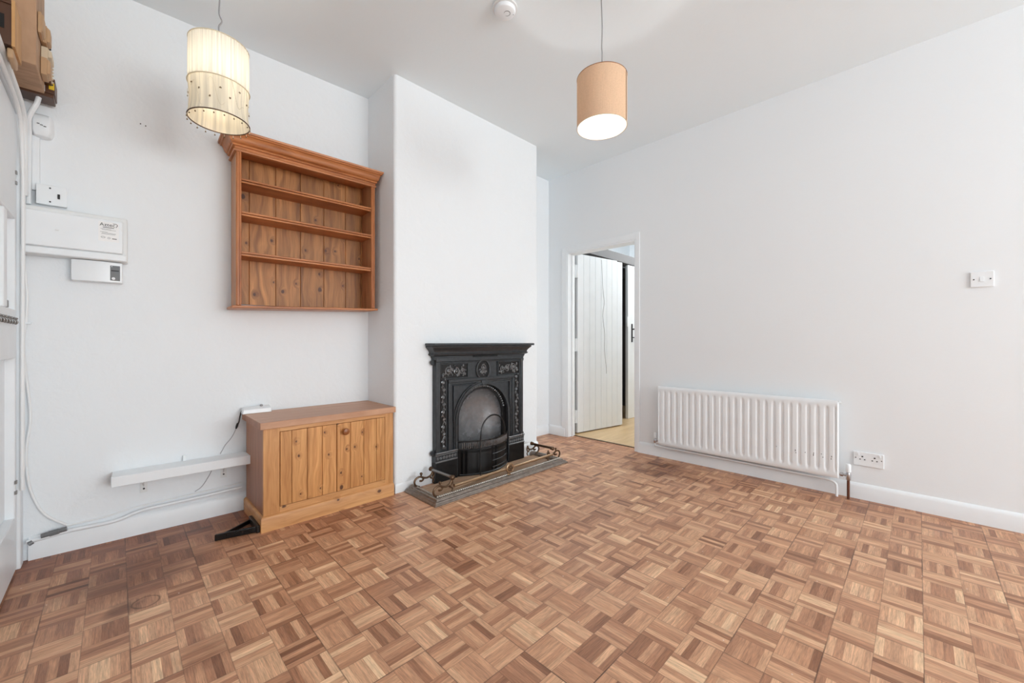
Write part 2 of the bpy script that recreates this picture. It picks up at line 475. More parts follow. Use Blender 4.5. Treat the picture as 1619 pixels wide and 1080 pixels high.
# wall A runs very slightly out of square with the room
WA0, WAs = 2.862, .036
def YA(x): return WA0-WAs*x
RZA = -math.atan(WAs)
H = 2.77; XC = -.315; XB = 3.385; YD = -4.65; BY = 2.425

# ---------------------------------------------------------------- the room
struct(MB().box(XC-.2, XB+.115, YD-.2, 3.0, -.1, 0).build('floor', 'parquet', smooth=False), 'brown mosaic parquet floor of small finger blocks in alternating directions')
struct(MB().box(XB+.115, 6.4, 1.0, 3.6, -.1, -.002).build('floor', 'laminate', smooth=False), 'pale wooden floor of the hall seen through the doorway')
struct(MB().box(XC-.2, 6.4, YD-.2, 3.6, H, H+.1).build('ceiling', 'ceiling', smooth=False), 'plain white painted ceiling')
# left-hand long wall (bookcase) and the alcove right of the breast
m = MB()
x1 = 2.0
m.hexa([(XC-.1, YA(XC-.1), 0), (x1, YA(x1), 0), (x1, 3.0, 0), (XC-.1, 3.0, 0), (XC-.1, YA(XC-.1), H), (x1, YA(x1), H), (x1, 3.0, H), (XC-.1, 3.0, H)])
m.box(x1, XB, 2.855, 3.0, 0, H)
struct(m.build('wall_back', 'wall_rough', smooth=False), 'white lumpy plaster wall behind the bookcase and cabinet')
# chimney breast with rounded arrises
r = .022
def arc(cx, cy, r, a0, a1, n=6): return [(cx+r*math.cos(a0+(a1-a0)*i/n), cy+r*math.sin(a0+(a1-a0)*i/n)) for i in range(n+1)]
poly = [(1.307, 2.9)]+arc(1.307+r, BY+r, r, PI, 1.5*PI)+arc(2.72-r, BY+r, r, 1.5*PI, 2*PI)+[(2.72, 2.9)]
# opening for the fire
m = MB()
m.prism(poly, 'z', .74, H)
left = [(1.307, 2.9)]+arc(1.307+r, BY+r, r, PI, 1.5*PI)+[(1.74, BY), (1.74, 2.9)]
right = [(2.34, 2.9), (2.34, BY)]+arc(2.72-r, BY+r, r, 1.5*PI, 2*PI)+[(2.72, 2.9)]
m.prism(left, 'z', 0, .74); m.prism(right, 'z', 0, .74)
struct(m.build('wall_chimney', 'wall_rough'), 'white painted chimney breast with rounded corners')
# right-hand wall with doorway
m = MB()
m.box(XB, XB+.115, YD, 1.818, 0, H).box(XB, XB+.115, 2.60, 3.0, 0, H).box(XB, XB+.115, 1.818, 2.60, 1.93, H)
struct(m.build('wall_right', 'wall', smooth=False), 'long white wall with radiator, socket and light switch')
# left wall with the entrance door, and an added window behind the camera
m = MB()
m.box(XC-.12, XC, 2.79, 3.0, 0, H).box(XC-.12, XC, 1.93, 2.79, 2.03, H).box(XC-.12, XC, -1.3, 1.93, 0, H)
m.box(XC-.12, XC, -2.6, -1.3, 0, .75).box(XC-.12, XC, -2.6, -1.3, 2.25, H).box(XC-.12, XC, YD, -2.6, 0, H)
struct(m.build('wall_left', 'wall', smooth=False), 'white wall with the entrance door')
m = MB()
m.box(XC, .4, YD-.12, YD, 0, H).box(3.25, XB, YD-.12, YD, 0, H).box(.4, 3.25, YD-.12, YD, 0, .5).box(.4, 3.25, YD-.12, YD, 2.45, H)
struct(m.build('wall_front', 'wall', smooth=False), 'white wall with an added unseen window opposite the bookcase')
def window(name, horiz, a0, a1, z0, z1, p):
    m = MB(); t = .05
    def b(u0, u1, w0, w1):
        if horiz: m.box(u0, u1, p-.09, p-.03, w0, w1)
        else: m.box(p-.09, p-.03, u0, u1, w0, w1)
    b(a0, a0+t, z0, z1); b(a1-t, a1, z0, z1); b(a0+t, a1-t, z0, z0+t); b(a0+t, a1-t, z1-t, z1)
    c = (a0+a1)/2; b(c-.02, c+.02, z0+t, z1-t)
    struct(m.build(name, 'gloss', bevel=.004), 'added unseen window frame, painted white')
window('window_added_1', True, .4, 3.25, .5, 2.45, YD)  # unseen, invented to give the back fill a source
window('window_added_2', False, -2.6, -1.3, .75, 2.25, XC)  # unseen, invented to give the side fill a source

# skirtings: stepped profile (distance from wall, z)
def skirt(name, p0, p1, nx, ny, h=.105, t=.016, lab=''):
    prof = [(0, 0), (t, 0), (t, h-.022), (t*.75, h-.012), (t*.35, h-.003), (0, h)]
    rings = [[(p[0]+nx*d, p[1]+ny*d, z) for d, z in prof] for p in (p0, p1)]
    struct(MB().loft(rings).build(name, 'gloss'), lab)
skirt('baseboard_back', (XC+.03, YA(XC+.03), 0), (.56, YA(.56), 0), 0, -1, lab='white baseboard under the small wall shelf')
skirt('baseboard_alcove', (2.72, 2.855, 0), (XB-.016, 2.855, 0), 0, -1, lab='white baseboard in the alcove right of the chimney breast')
skirt('baseboard_chimney', (1.31, BY, 0), (1.597, BY, 0), 0, -1, h=.06, t=.004, lab='low white baseboard left of the fireplace')
skirt('baseboard_chimney', (2.488, BY, 0), (2.715, BY, 0), 0, -1, h=.105, t=.014, lab='white baseboard right of the fireplace')
skirt('baseboard_right', (XB, YD, 0), (XB, 1.79, 0), -1, 0, h=.10, t=.014, lab='white baseboard under the radiator')
skirt('baseboard_right', (XB, 2.63, 0), (XB, 2.84, 0), -1, 0, h=.10, t=.014, lab='white baseboard left of the hall doorway')
skirt('baseboard_front', (XC, YD, 0), (XB, YD, 0), 0, 1, lab='white baseboard under the added window')

# doorway lining in the right wall
m = MB()
m.box(XB-.006, XB+.115, 2.585, 2.603, 0, 1.945).box(XB-.006, XB+.115, 1.815, 1.828, 0, 1.945).box(XB-.006, XB+.115, 1.828, 2.585, 1.925, 1.945)
m.box(XB-.009, XB, 2.60, 2.665, 0, 2.0).box(XB-.009, XB, 1.775, 1.818, 0, 2.0).box(XB-.009, XB, 1.818, 2.60, 1.94, 2.0)
m.box(XB+.05, XB+.065, 2.568, 2.585, 0, 1.925)
struct(m.build('trim_1', 'gloss', bevel=.003), 'white frame around the hall doorway')
struct(MB().box(XB+.095, XB+.125, 1.828, 2.585, -.01, .004).build('trim_2', 'brass_dark', bevel=.002), 'thin threshold strip between parquet and hall floor')

# ---------------------------------------------------------------- the hall beyond
m = MB()
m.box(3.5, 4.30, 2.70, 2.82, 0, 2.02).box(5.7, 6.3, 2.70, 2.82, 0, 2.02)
struct(m.build('wall_hall', 'dark_paint', smooth=False), 'low partition behind the open boarded door')  # dark colour stands in for the shade in the gap by the hinges
struct(MB().box(3.5, 6.3, 2.66, 2.82, 2.02, 2.13).build('trim_3', 'lintel_grey', bevel=.006), 'grey lintel over the cupboard doors in the hall')
struct(MB().box(3.5, 6.4, 3.5, 3.6, 0, H).build('wall_hall_back', 'wall', smooth=False), 'white hall wall above the lintel')
struct(MB().box(6.3, 6.4, 1.0, 3.5, 0, H).build('wall_hall_end', 'wall', smooth=False), 'white end wall of the hall')
struct(MB().box(3.5, 6.3, 1.0, 1.1, 0, H).build('wall_hall_side', 'wall', smooth=False), 'white side wall of the hall')
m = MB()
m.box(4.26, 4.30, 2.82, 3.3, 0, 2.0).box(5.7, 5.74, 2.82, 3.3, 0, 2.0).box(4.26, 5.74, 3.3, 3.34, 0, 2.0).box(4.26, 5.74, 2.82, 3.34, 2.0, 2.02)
struct(m.build('wall_cupboard', 'dark_paint', smooth=False), 'inside of the hall cupboard, its shade painted in dark')  # cupboard shade painted into the walls
tag(MB().box(4.06, 4.37, 2.72, 2.95, 2.132, 2.20).build('junction_box', 'gloss_grey', bevel=.004), 'flat grey box lying on top of the hall lintel', 'box')
# open boarded door in the doorway
dr = thing('door_2', 'white tongue and groove boarded door standing open into the hall', 'door', (3.585, 2.612, 0), math.atan2(-.115, .75))
dr['kind'] = 'structure'
m = MB(); n = 8; L = .755
for i in range(n):
    a = L*i/n; b = L*(i+1)/n
    m.prism([(a+.004, 0), (b-.004, 0), (b, .005), (b, .035), (a, .035), (a, .005)], 'z', .012, 1.965 if i < n-1 else 1.955)
m.build('door_panel', 'gloss', dr)
for z in (.19, .97, 1.77):
    h = MB().box(-.040, .004, -.006, .006, z-.07, z+.07).cyl((-.012, -.008, z-.07), (-.012, -.008, z+.07), .007, 10).build('hinge', 'gloss', dr)
cordp = smoothpath([(3.92, 2.525, 1.93), (3.928, 2.52, 1.76), (3.932, 2.515, 1.6), (3.952, 2.51, 1.45), (3.93, 2.515, 1.3), (3.96, 2.51, 1.1), (3.96, 2.51, .9), (3.985, 2.505, .72), (3.99, 2.505, .64)])
tag(MB().tube(cordp, .003, 8).build('pull_cord', 'grey_cable'), 'thin grey cord hanging down the open boarded door', 'cord')
# second door farther along
dr = thing('door_3', 'narrow sliver of a white hall door with dark lever handle', 'door', (4.755, 2.70, 0), -.05); dr['kind'] = 'structure'
m = MB().box(0, .76, -.04, .0, .0, 2.005)
m.build('door_panel', 'gloss', dr, bevel=.004)
m = MB().box(.075, .10, -.050, -.04, 1.0, 1.24)
m.build('handle_plate', 'dark_steel', dr, bevel=.003)
MB().tube([(.085, -.05, 1.17), (.085, -.09, 1.17), (.10, -.095, 1.17), (.20, -.095, 1.17)], .009, 10).build('handle', 'dark_steel', dr)
MB().tube([(.085, -.05, 1.06), (.085, -.085, 1.06), (.10, -.09, 1.06), (.16, -.09, 1.06)], .006, 10).build('handle', 'dark_steel', dr)
MB().box(-.03, .004, -.05, -.02, 1.20, 1.33).build('hinge', 'gloss', dr, bevel=.002)
# unseen fill lights added to brighten the hall and its far wall
lp = bpy.data.lights.new('hall_fill', 'AREA'); lp.shape = 'DISK'; lp.size = .35; lp.energy = 26; lp.color = (1, .98, .95)
lo = bpy.data.objects.new('hall_fill', lp); COL.objects.link(lo); lo.location = (4.9, 2.0, 2.7)
lp2 = bpy.data.lights.new('hall_fill_far', 'POINT'); lp2.energy = 22; lp2.shadow_soft_size = .1
lo2 = bpy.data.objects.new('hall_fill_far', lp2); COL.objects.link(lo2); lo2.location = (4.7, 3.2, 2.55)

# ---------------------------------------------------------------- entrance door in the left wall
m = MB()
m.box(XC-.01, -.298, 2.78, 2.845, 0, 2.04).box(XC-.01, -.298, 1.87, 1.93, 0, 2.04).box(XC-.01, -.298, 1.93, 2.78, 2.0, 2.05)
m.box(XC-.12, XC-.01, 2.78, 2.80, 0, 2.03).box(XC-.12, XC-.01, 1.92, 1.93, 0, 2.03).box(XC-.12, XC-.01, 1.93, 2.78, 2.0, 2.03)
struct(m.build('trim_4', 'gloss', bevel=.004), 'white architrave around the entrance door')
dr = thing('door_1', 'white panelled entrance door with coat hooks, at the left edge', 'door', (XC, 1.95, 0)); dr['kind'] = 'structure'
def W(mb, name, mat, par, **k): return mb.build(name, mat, par, world=True, **k)
dx0, dx1 = XC-.035, -.309
m = MB()
m.box(dx0, dx1, 2.74, 2.776, .01, 1.995).box(dx0, dx1, 1.95, 2.02, .01, 1.995)
m.box(dx0, dx1, 2.50, 2.56, 1.14, 1.53)
m.box(dx0, dx1, 2.02, 2.74, 1.53, 1.995).box(dx0, dx1, 2.02, 2.74, .93, 1.14).box(dx0, dx1, 2.02, 2.74, .01, .24)
m.box(dx0, dx0+.012, 2.02, 2.74, .24, 1.53)
W(m, 'door_panel', 'gloss', dr, bevel=.004)
for z0 in (1.69, .35):
    for dz in (0, .045): W(MB().box(-.311, -.304, 2.735, 2.752, z0+dz-.008, z0+dz+.006), 'hinge', 'steel', dr)
W(MB().box(dx0+.01, -.318, 2.60, 2.67, 1.145, 1.175), 'letter_slot', 'steel', dr, bevel=.002)
rail = thing('coat_hook_rail', 'row of small grey coat hooks screwed to the entrance door', 'hook rail', (dx1, 2.35, 1.06))
W(MB().box(dx1+.0005, dx1+.004, 2.20, 2.70, 1.080, 1.096), 'rail', 'gloss_grey', rail, bevel=.002)
for i in range(8):
    y = 2.26+.056*i
    W(MB().tube(smoothpath([(dx1+.004, y, 1.096), (dx1+.010, y, 1.093), (dx1+.015, y, 1.084), (dx1+.012, y, 1.077), (dx1+.008, y, 1.079)], 4), .0038, 8).sphere((dx1+.013, y, 1.098), .005, 8), 'hook', 'steel', rail)

# ---------------------------------------------------------------- electricity meters above the entrance door
mb_ = thing('meter_cupboard', 'tan wooden electricity board fixed high above the entrance door', 'meter board', (XC, 2.475, 2.106))
W(MB().box(XC+.001, -.226, 2.475, 2.737, 2.106, 2.62), 'board', 'mdf', mb_, bevel=.003)
W(MB().box(XC+.001, -.306, 2.30, 2.475, 2.075, 2.60), 'backboard', 'fuse_tan', mb_, bevel=.003)
bx = thing('meter_box', 'small open-fronted wooden box with a dark recess, nearest on the meter board', 'box', (XC, 2.24, 2.045))
m = MB().box(-.3055, -.262, 2.245, 2.38, 2.046, 2.0585).box(-.3055, -.262, 2.245, 2.38, 2.19, 2.205).box(-.3055, -.262, 2.25, 2.38, 2.0585, 2.19)
W(m, 'case', 'bakelite', bx, bevel=.001)
W(MB().box(-.262, -.2535, 2.245, 2.381, 2.044, 2.207), 'front', 'box_wood', bx, bevel=.001)
W(MB().box(-.300, -.278, 2.2485, 2.2515, 2.10, 2.15), 'recess', 'soot', bx)
W(MB().box(-.2745, -.2590, 2.26, 2.36, 2.008, 2.044), 'terminal_cover', 'fuse_tan', bx, bevel=.006, seg=3)
fz = [('fuse_tan', 2.50, 2.57, .016, 2.255, 2.34), ('fuse_tan', 2.585, 2.65, .027, 2.262, 2.335), ('fuse_cream', 2.60, 2.70, .03, 2.205, 2.252), ('fuse_tan', 2.585, 2.66, .028, 2.128, 2.20)]
fl = ['tan fuse carrier, highest of the blocks on the meter board', 'tan block with a sloped base just below the highest fuse carrier', 'cream fuse block midway down the side of the meter board', 'tan fuse block just above the yellow-labelled box']
for (mt, y0, y1, pr_, z0, z1), lab in zip(fz, fl):
    t = thing('fuse_carrier', lab, 'fuse', (-.225, y0, z0), group='fuse blocks on the meter board')
    W(MB().box(-.225, -.225+pr_*.65, y0, y1, z0, z1), 'base', mt, t, bevel=.002)
    W(MB().hexa([(-.225+pr_*.65, y0, z0+.006), (-.225+pr_, y0+.008, z0+.012), (-.225+pr_, y1-.006, z0+.012), (-.225+pr_*.65, y1, z0+.006), (-.225+pr_*.65, y0, z1-.004), (-.225+pr_, y0+.008, z1-.01), (-.225+pr_, y1-.006, z1-.01), (-.225+pr_*.65, y1, z1-.004)]), 'cap', mt, t, bevel=.002)
t = thing('terminal_strip', 'dark strip of terminals at the far edge of the meter board', 'terminal strip', (-.225, 2.70, 2.15))
W(MB().box(-.225, -.205, 2.715, 2.736, 2.15, 2.245), 'base', 'bakelite', t, bevel=.001)
for i in range(6): W(MB().sphere((-.203, 2.724, 2.162+.0145*i), .0055, 8), 'screw', 'fuse_cream', t)
t = thing('terminal_strip', 'short dark strip of terminals beside the highest fuse carrier', 'terminal strip', (-.225, 2.66, 2.28))
W(MB().box(-.225, -.208, 2.66, 2.68, 2.27, 2.35), 'base', 'bakelite', t, bevel=.001)
for i in range(5): W(MB().sphere((-.206, 2.668, 2.28+.0145*i), .0055, 8), 'screw', 'dark_plastic', t)
t = thing('isolator_box', 'dark brown box with a yellow warning label in the corner below the meters', 'fuse box', (-.25, 2.75, 2.12))
W(MB().box(XC+.001, -.196, 2.742, 2.845, 2.118, 2.188), 'case', 'bakelite', t, bevel=.003)
W(MB().box(-.214, -.1975, 2.740, 2.742, 2.136, 2.166), 'label', 'yellow', t)
W(MB().box(-.211, -.201, 2.7392, 2.7402, 2.154, 2.160), 'lettering', 'ink', t)
W(MB().box(-.245, -.225, 2.736, 2.745, 2.12, 2.15), 'terminal', 'white_plastic', t, bevel=.002)
W(MB().box(XC+.001, -.20, 2.742, 2.84, 2.100, 2.117), 'base', 'bakelite', t, bevel=.003)
# cables above the door, round the corner and down
def cable(name, pts, r, mat, label, cat='cable', group=None, k=6, smooth=True):
    return tag(MB().tube(smoothpath(pts, k) if smooth else pts, r, 10).build(name, mat), label, cat, group)
cable('cable', [(-.285, 2.05, 2.035), (-.287, 2.45, 2.032), (-.287, 2.66, 2.022), (-.287, 2.76, 1.99), (-.290, 2.80, 1.93), (-.291, 2.82, 1.85), (-.291, 2.83, 1.66)], .009, 'white_cable', 'topmost thick white cable running above the entrance door into the corner')
cable('cable', [(-.290, 2.05, 2.000), (-.290, 2.45, 1.995), (-.290, 2.60, 1.985), (-.290, 2.69, 1.95), (-.290, 2.735, 1.88), (-.290, 2.762, 1.75), (-.290, 2.765, 1.5), (-.291, 2.765, 1.15), (-.292, 2.765, .35)], .007, 'white_cable', 'lower thin white cable along the top of the entrance door and down its frame')
cable('cable', [(-.246, 2.775, 2.10), (-.252, 2.775, 2.07), (-.268, 2.785, 2.03), (-.278, 2.80, 1.995), (-.280, 2.835, 1.95), (-.282, 2.847, 1.85), (-.283, 2.849, 1.63)], .009, 'white_plastic', 'thick white conduit bending down from the meters beside the motion sensor')
cable('cable', [(-.300, 2.852, 1.42), (-.297, 2.855, 1.35), (-.289, 2.860, 1.22), (-.292, 2.862, 1.1), (-.300, 2.862, 1.0), (-.296, 2.862, .9), (-.288, 2.864, .8), (-.279, 2.864, .65), (-.290, 2.862, .53), (-.290, 2.86, .43), (-.276, 2.862, .31), (-.237, 2.861, .20), (-.168, 2.858, .128)], .0055, 'white_cable', 'loose white cable hanging down the corner from the consumer unit to the floor')
t = thing('junction_clip', 'white clip holding the corner cable level with the coat hooks', 'clip', (-.30, 2.85, 1.08))
W(MB().box(-.309, -.275, 2.853, 2.868, 1.083, 1.091), 'clip', 'white_plastic', t, bevel=.001)

# ---------------------------------------------------------------- electrics on the back wall
def wallthing(name, label, cat, x, z, group=None):
    return thing(name, label, cat, (x, YA(x)-.0015, z), RZA, group)
t = wallthing('trunking', 'narrow white trunking strip up the wall into the motion sensor', 'trunking', -.262, 1.70)
MB().box(-.012, .012, -.016, 0, 0, .28).build('channel', 'gloss', t, bevel=.002)
t = wallthing('motion_sensor', 'white rounded motion sensor high in the corner below the meters', 'sensor', -.242, 1.945)
rings = []
for z, wd, dp in [(0, .014, .02), (.006, .028, .036), (.025, .036, .046), (.06, .037, .05), (.09, .035, .045), (.103, .030, .035), (.108, .02, .02)]:
    rings.append([(-wd, 0, z), (-wd, -dp*.6, z), (-wd*.7, -dp*.93, z), (0, -dp, z), (wd*.7, -dp*.93, z), (wd, -dp*.6, z), (wd, 0, z)])
MB().loft(rings).build('housing', 'white_plastic', t, bevel=.002)
for i in range(3): MB().box(-.012+.01*i, -.004+.01*i, -.0535, -.0475, .052-.004*i, .0545-.004*i).build('slot', 'display', t)
t = wallthing('spur_switch', 'white fused switch plate with a dark rocker above the consumer unit', 'switch', -.211, 1.640)
MB().box(-.045, .045, -.028, 0, 0, .085).build('back_box', 'offwhite_plastic', t, bevel=.002)
MB().box(-.048, .048, -.034, -.028, -.003, .089).build('face_plate', 'white_plastic', t, bevel=.002)
MB().box(.018, .026, -.038, -.034, .030, .052).build('rocker', 'dark_plastic', t, bevel=.001)
for z in (.012, .075): MB().cyl((-.005, -.0355, z), (-.005, -.033, z), .0035, 10).build('screw', 'dark_steel', t)
MB().box(-.0485, -.0455, -.027, -.004, .012, .078).build('side_slot', 'dark_steel', t)
t = wallthing('consumer_unit', 'long white consumer unit box with a paper label at its right end', 'fuse box', -.124, 1.398)
MB().box(-.168, .168, -.085, 0, 0, .215).build('base', 'offwhite_plastic', t, bevel=.005, seg=3)
rings = [[(-.168, -.085, z0), (.158, -.085, z0), (.158, -.085-d, z1), (-.168, -.085-d, z1)] for z0, z1, d in [(.032, .034, .0), ]]
m = MB().hexa([(-.167, -.084, .036), (.152, -.084, .036), (.152, -.079, .036), (-.167, -.079, .036), (-.167, -.097, .036), (.152, -.097, .036), (.152, -.084, .036), (-.167, -.084, .036)])
m = MB().box(-.166, .153, -.098, -.084, .036, .196)
m.build('cover', 'white_plastic', t, bevel=.006, seg=3)
MB().box(-.166, .166, -.094, -.084, .001, .033).build('lower_cover', 'white_plastic', t, bevel=.005, seg=3)
MB().box(-.07, -.058, -.1005, -.097, .112, .118).build('catch', 'offwhite_plastic', t, bevel=.001)
lab = MB().box(.068, .138, -.0988, -.0976, .09, .184).build('paper_label', 'paper', t)
F = Matrix.Rotation(PI/2, 4, 'X')
text_mesh('lettering', 'Aztec', .022, 'ink', t, Matrix.Translation((.099, -.0992, .170)) @ Matrix.Rotation(-.0, 4, 'Y') @ F @ Matrix.Scale(1.05, 4, (1, 0, 0)))
MB().tube(smoothpath([(.118, -.0995, .179), (.130, -.0995, .178), (.133, -.0995, .171), (.128, -.0995, .162)], 5), .0011, 6).build('logo_arc', 'ink', t)
m = MB()
for x0, x1, z, h in [(.083, .122, .1555, .0035), (.075, .112, .149, .0012), (.080, .128, .145, .0012), (.074, .100, .134, .0012), (.080, .128, .129, .0014), (.078, .126, .1245, .0012)]:
    m.box(x0, x1, -.0992, -.0986, z, z+h)
m.build('small_print', 'display', t)
m = MB().tube([(.084+.007*math.cos(a), -.0993, .109+.0035*math.sin(a)) for a in [i*PI/6 for i in range(12)]], .0007, 5, True)
m.tube([(.104+.004*math.cos(a), -.0993, .107+.004*math.sin(a)) for a in [i*PI/5 for i in range(10)]], .0007, 5, True)
m.box(.115, .131, -.0996, -.0986, .1035, .1075)
m.build('approval_marks', 'display', t)
t = wallthing('door_chime', 'small white bow-fronted unit with a grey display under the consumer unit', 'chime', -.062, 1.293)
rings = []
for i in range(11):
    u = -1+.2*i; x = .088*u; d = .050+.010*(1-u*u)
    rings.append([(x, 0, .002), (x, -d, .002-.0*u), (x, -d, .103), (x, 0, .103)])
MB().loft(rings).build('housing', 'white_plastic', t, bevel=.004, seg=3)
MB().box(.044, .079, -.0578, -.048, .012, .086).build('display_panel', 'display', t, bevel=.001)
MB().lathe([(.0065, 0), (.0065, .002)], (.056, -.058, .022), (.056, -.059, .022), 16).build('button', 'white_plastic', t)
MB().box(.048, .075, -.0586, -.0576, .058, .063).build('printed_line', 'ink', t)
MB().cyl((.050, -.0576, .081), (.050, -.0588, .081), .002, 8).build('indicator', 'white_plastic', t)
# two tiny plug holes in the wall
for x, z, l in [(.092, 2.142, 'left one of two tiny dark holes in the wall left of the cream lamp'), (.112, 2.138, 'right one of two tiny dark holes in the wall left of the cream lamp')]:
    tag(MB().cyl((x, YA(x)+.004, z), (x, YA(x)-.0012, z), .0028, 10).build('nail_hole', 'hole'), l, 'hole', 'plug holes in the wall')
# pipe and cable on the baseboard
def ya(x, d): return YA(x)-d
wp = cable('water_pipe', [(x, ya(x, .020), z) for x, z in [(-.29, .088), (-.22, .094), (-.15, .100), (-.03, .098), (.02, .104), (.075, .120), (.136, .127), (.31, .131), (.45, .136), (.535, .140)]], .0085, 'gloss', 'painted white pipe clipped along the top of the baseboard', 'pipe')
cable('cable', [(x, ya(x, .006), z) for x, z in [(-.168, .122), (-.09, .124), (-.03, .128), (.06, .142), (.136, .146), (.31, .152), (.45, .158), (.535, .162)]], .0045, 'white_cable', 'thin white cable running just above the baseboard pipe')
m = MB().cyl((-.245, 2.839, .106), (-.165, 2.836, .116), .0105, 12).cyl((-.22, 2.838, .108), (-.19, 2.837, .112), .013, 6)
cj = m.build('coupling', 'display', wp); cj['label'] = 'dark metal coupling'
MB().cyl((-.272, 2.851, .086), (-.284, 2.846, .080), .011, 10).build('end_cap', 'display', wp)

# ---------------------------------------------------------------- small white wall shelf
t = wallthing('wall_shelf', 'low white painted wall shelf on two brackets left of the cabinet', 'shelf', 0, .297)
sx0, sx1 = -.012, .585
m = MB().prism([(sx0, 0), (sx0, -.125), (sx1-.035, -.125), (sx1-.022, -.105), (sx1-.022, -.045), (sx1-.045, 0)], 'z', .032, .048)
m.build('board', 'gloss', t, bevel=.002)
MB().box(sx0, sx1-.024, -.133, -.125, 0, .050).build('front_lip', 'gloss', t, bevel=.003)
for x in (.105, .447):
    b = MB().box(x-.014, x+.014, -.003, 0, -.085, .031).box(x-.014, x+.014, -.11, 0, .029, .032)
    b.prism([(-.10, .029), (-.003, -.055), (-.003, -.045), (-.088, .029)], 'x', x-.002, x+.002)
    bo = b.build('bracket', 'offwhite_plastic', t)
    for z in (-.065, 0): MB().cyl((x, -.003, z), (x, -.0055, z), .0045, 10).build('screw', 'dark_steel', bo)
t = wallthing('cable_clip', 'tiny white clip on the wall just above the small shelf', 'clip', .27, .348)
MB().box(-.008, .008, -.018, 0, -.002, .028).build('clip', 'white_plastic', t, bevel=.002)

# ---------------------------------------------------------------- bookcase on the wall
bc = thing('bookcase', 'stained pine wall-hung bookcase with moulded cornice and three shelves', 'bookcase', (.475, 2.66, 1.185), -.040)
Wd, D = .79, .176; Z = lambda z: z-1.185
def slant(x, z0=1.205, z1=1.232): return Z(z0+(z1-z0)*x/Wd)
t2 = .020
for x0, x1 in ((0, t2), (Wd-t2, Wd)):
    m = MB().hexa([(x0, 0, slant(x0)), (x1, 0, slant(x1)), (x1, D, slant(x1)), (x0, D, slant(x0)), (x0, 0, Z(2.10)), (x1, 0, Z(2.10)), (x1, D, Z(2.10)), (x0, D, Z(2.10))])
    m.build('side_panel', 'case_side', bc, bevel=.0015)
for x0, x1 in ((-.002, .024), (Wd-.024, Wd+.002)):
    m = MB()
    for a, b, d in ((0, 1, .006), (.15, .35, .011), (.62, .85, .011)):
        xa, xb = x0+(x1-x0)*a, x0+(x1-x0)*b
        m.hexa([(xa, -d, slant(xa)), (xb, -d, slant(xb)), (xb, 0, slant(xb)), (xa, 0, slant(xa)), (xa, -d, Z(2.075)), (xb, -d, Z(2.075)), (xb, 0, Z(2.075)), (xa, 0, Z(2.075))])
    m.build('stile', 'case_pine', bc, bevel=.002)
# back boards with grooves
edges = [.02, .088, .228, .369, .512, .655, .762, .772]
m = MB()
for a, b in zip(edges[:-1], edges[1:]):
    m.prism([(a+.0025, D-.012), (b-.0025, D-.012), (b, D-.008), (b, D-.001), (a, D-.001), (a, D-.008)], 'z', Z(1.225), Z(2.09))
m.build('back_panel', 'case_back', bc)
for zt in (1.508, 1.733, 1.917):
    m = MB().box(t2, Wd-t2, .008, D-.012, Z(zt-.020), Z(zt))
    sh = m.build('shelf', 'case_pine_h', bc)
    MB().box(t2+.003, Wd-t2-.003, -.001, .008, Z(zt-.024), Z(zt-.014)).box(t2+.003, Wd-t2-.003, -.004, .008, Z(zt-.0105), Z(zt+.001)).build('edge_moulding', 'case_pine_h', sh, bevel=.003)
MB().box(0, Wd, 0, D, Z(2.092), Z(2.105)).build('top_board', 'case_pine_h', bc)
# hollow behind the cornice's lower lip so the top shelf opening stays open
cr = MB()
prof = [(2.060, .004), (2.061, .013), (2.068, .016), (2.073, .013), (2.0735, .008), (2.088, .008), (2.0885, .020), (2.095, .024), (2.100, .022), (2.1005, .028), (2.106, .036), (2.118, .042), (2.130, .046), (2.138, .054), (2.1385, .062), (2.146, .067), (2.1465, .074), (2.157, .076), (2.159, .070)]
rings = []
for z, o in prof: rings.append([(-o*.85, D, Z(z)), (-o*.85, -o*.9, Z(z)), (Wd+o*.5, -o*.9, Z(z)), (Wd+o*.5, D, Z(z))])
i_ = .0
inner = [(2.158, i_), (2.060, i_)]
for z, o in inner: rings.append([(.004, D, Z(z)), (.004, .012, Z(z)), (Wd-.004, .012, Z(z)), (Wd-.004, D, Z(z))])
rings.append(rings[0])
cr.loft(rings, closed=False)
for e in (0, 3):
    cr.add([r_[e] for r_ in rings[:-1]], [tuple(range(len(rings)-1))])
cr.build('cornice', 'case_pine_h', bc)
m = MB().hexa([(-.022, -.022, Z(1.188)), (Wd+.018, -.022, Z(1.217)), (Wd+.018, D, Z(1.217)), (-.022, D, Z(1.188)), (-.022, -.022, Z(1.203)), (Wd+.018, -.022, Z(1.230)), (Wd+.018, D, Z(1.230)), (-.022, D, Z(1.203))])
m.build('bottom_board', 'case_pine_h', bc, bevel=.004)

# ---------------------------------------------------------------- cabinet
cb = thing('cabinet', 'low pine cupboard with knotty boarded doors and a pale top', 'cabinet', (.552, 2.42, 0))
x0, x1, yf, yb = .552, 1.294, 2.42, 2.806
W(MB().box(x0, x0+.018, yf+.018, yb, 0.0, .540).box(x1-.018, x1, yf+.018, yb, 0, .540).box(x0+.018, x1-.018, yb-.01, yb, 0, .54).box(x0+.018, x1-.018, yf+.02, yb-.01, .08, .095), 'carcass', 'cab_side', cb)
for a, b in ((x0, .629), (1.237, x1)): W(MB().box(a, b, yf, yf+.018, .075, .540), 'stile', 'cab_front', cb, bevel=.0012)
for a, b in ((.517, .540), (.075, .113)): W(MB().box(.629, 1.237, yf, yf+.018, a, b), 'rail', 'cab_rail', cb, bevel=.0012)
es = [.631, .688, .768, .849, .930]; es2 = [.932, 1.012, 1.095, 1.179, 1.235]
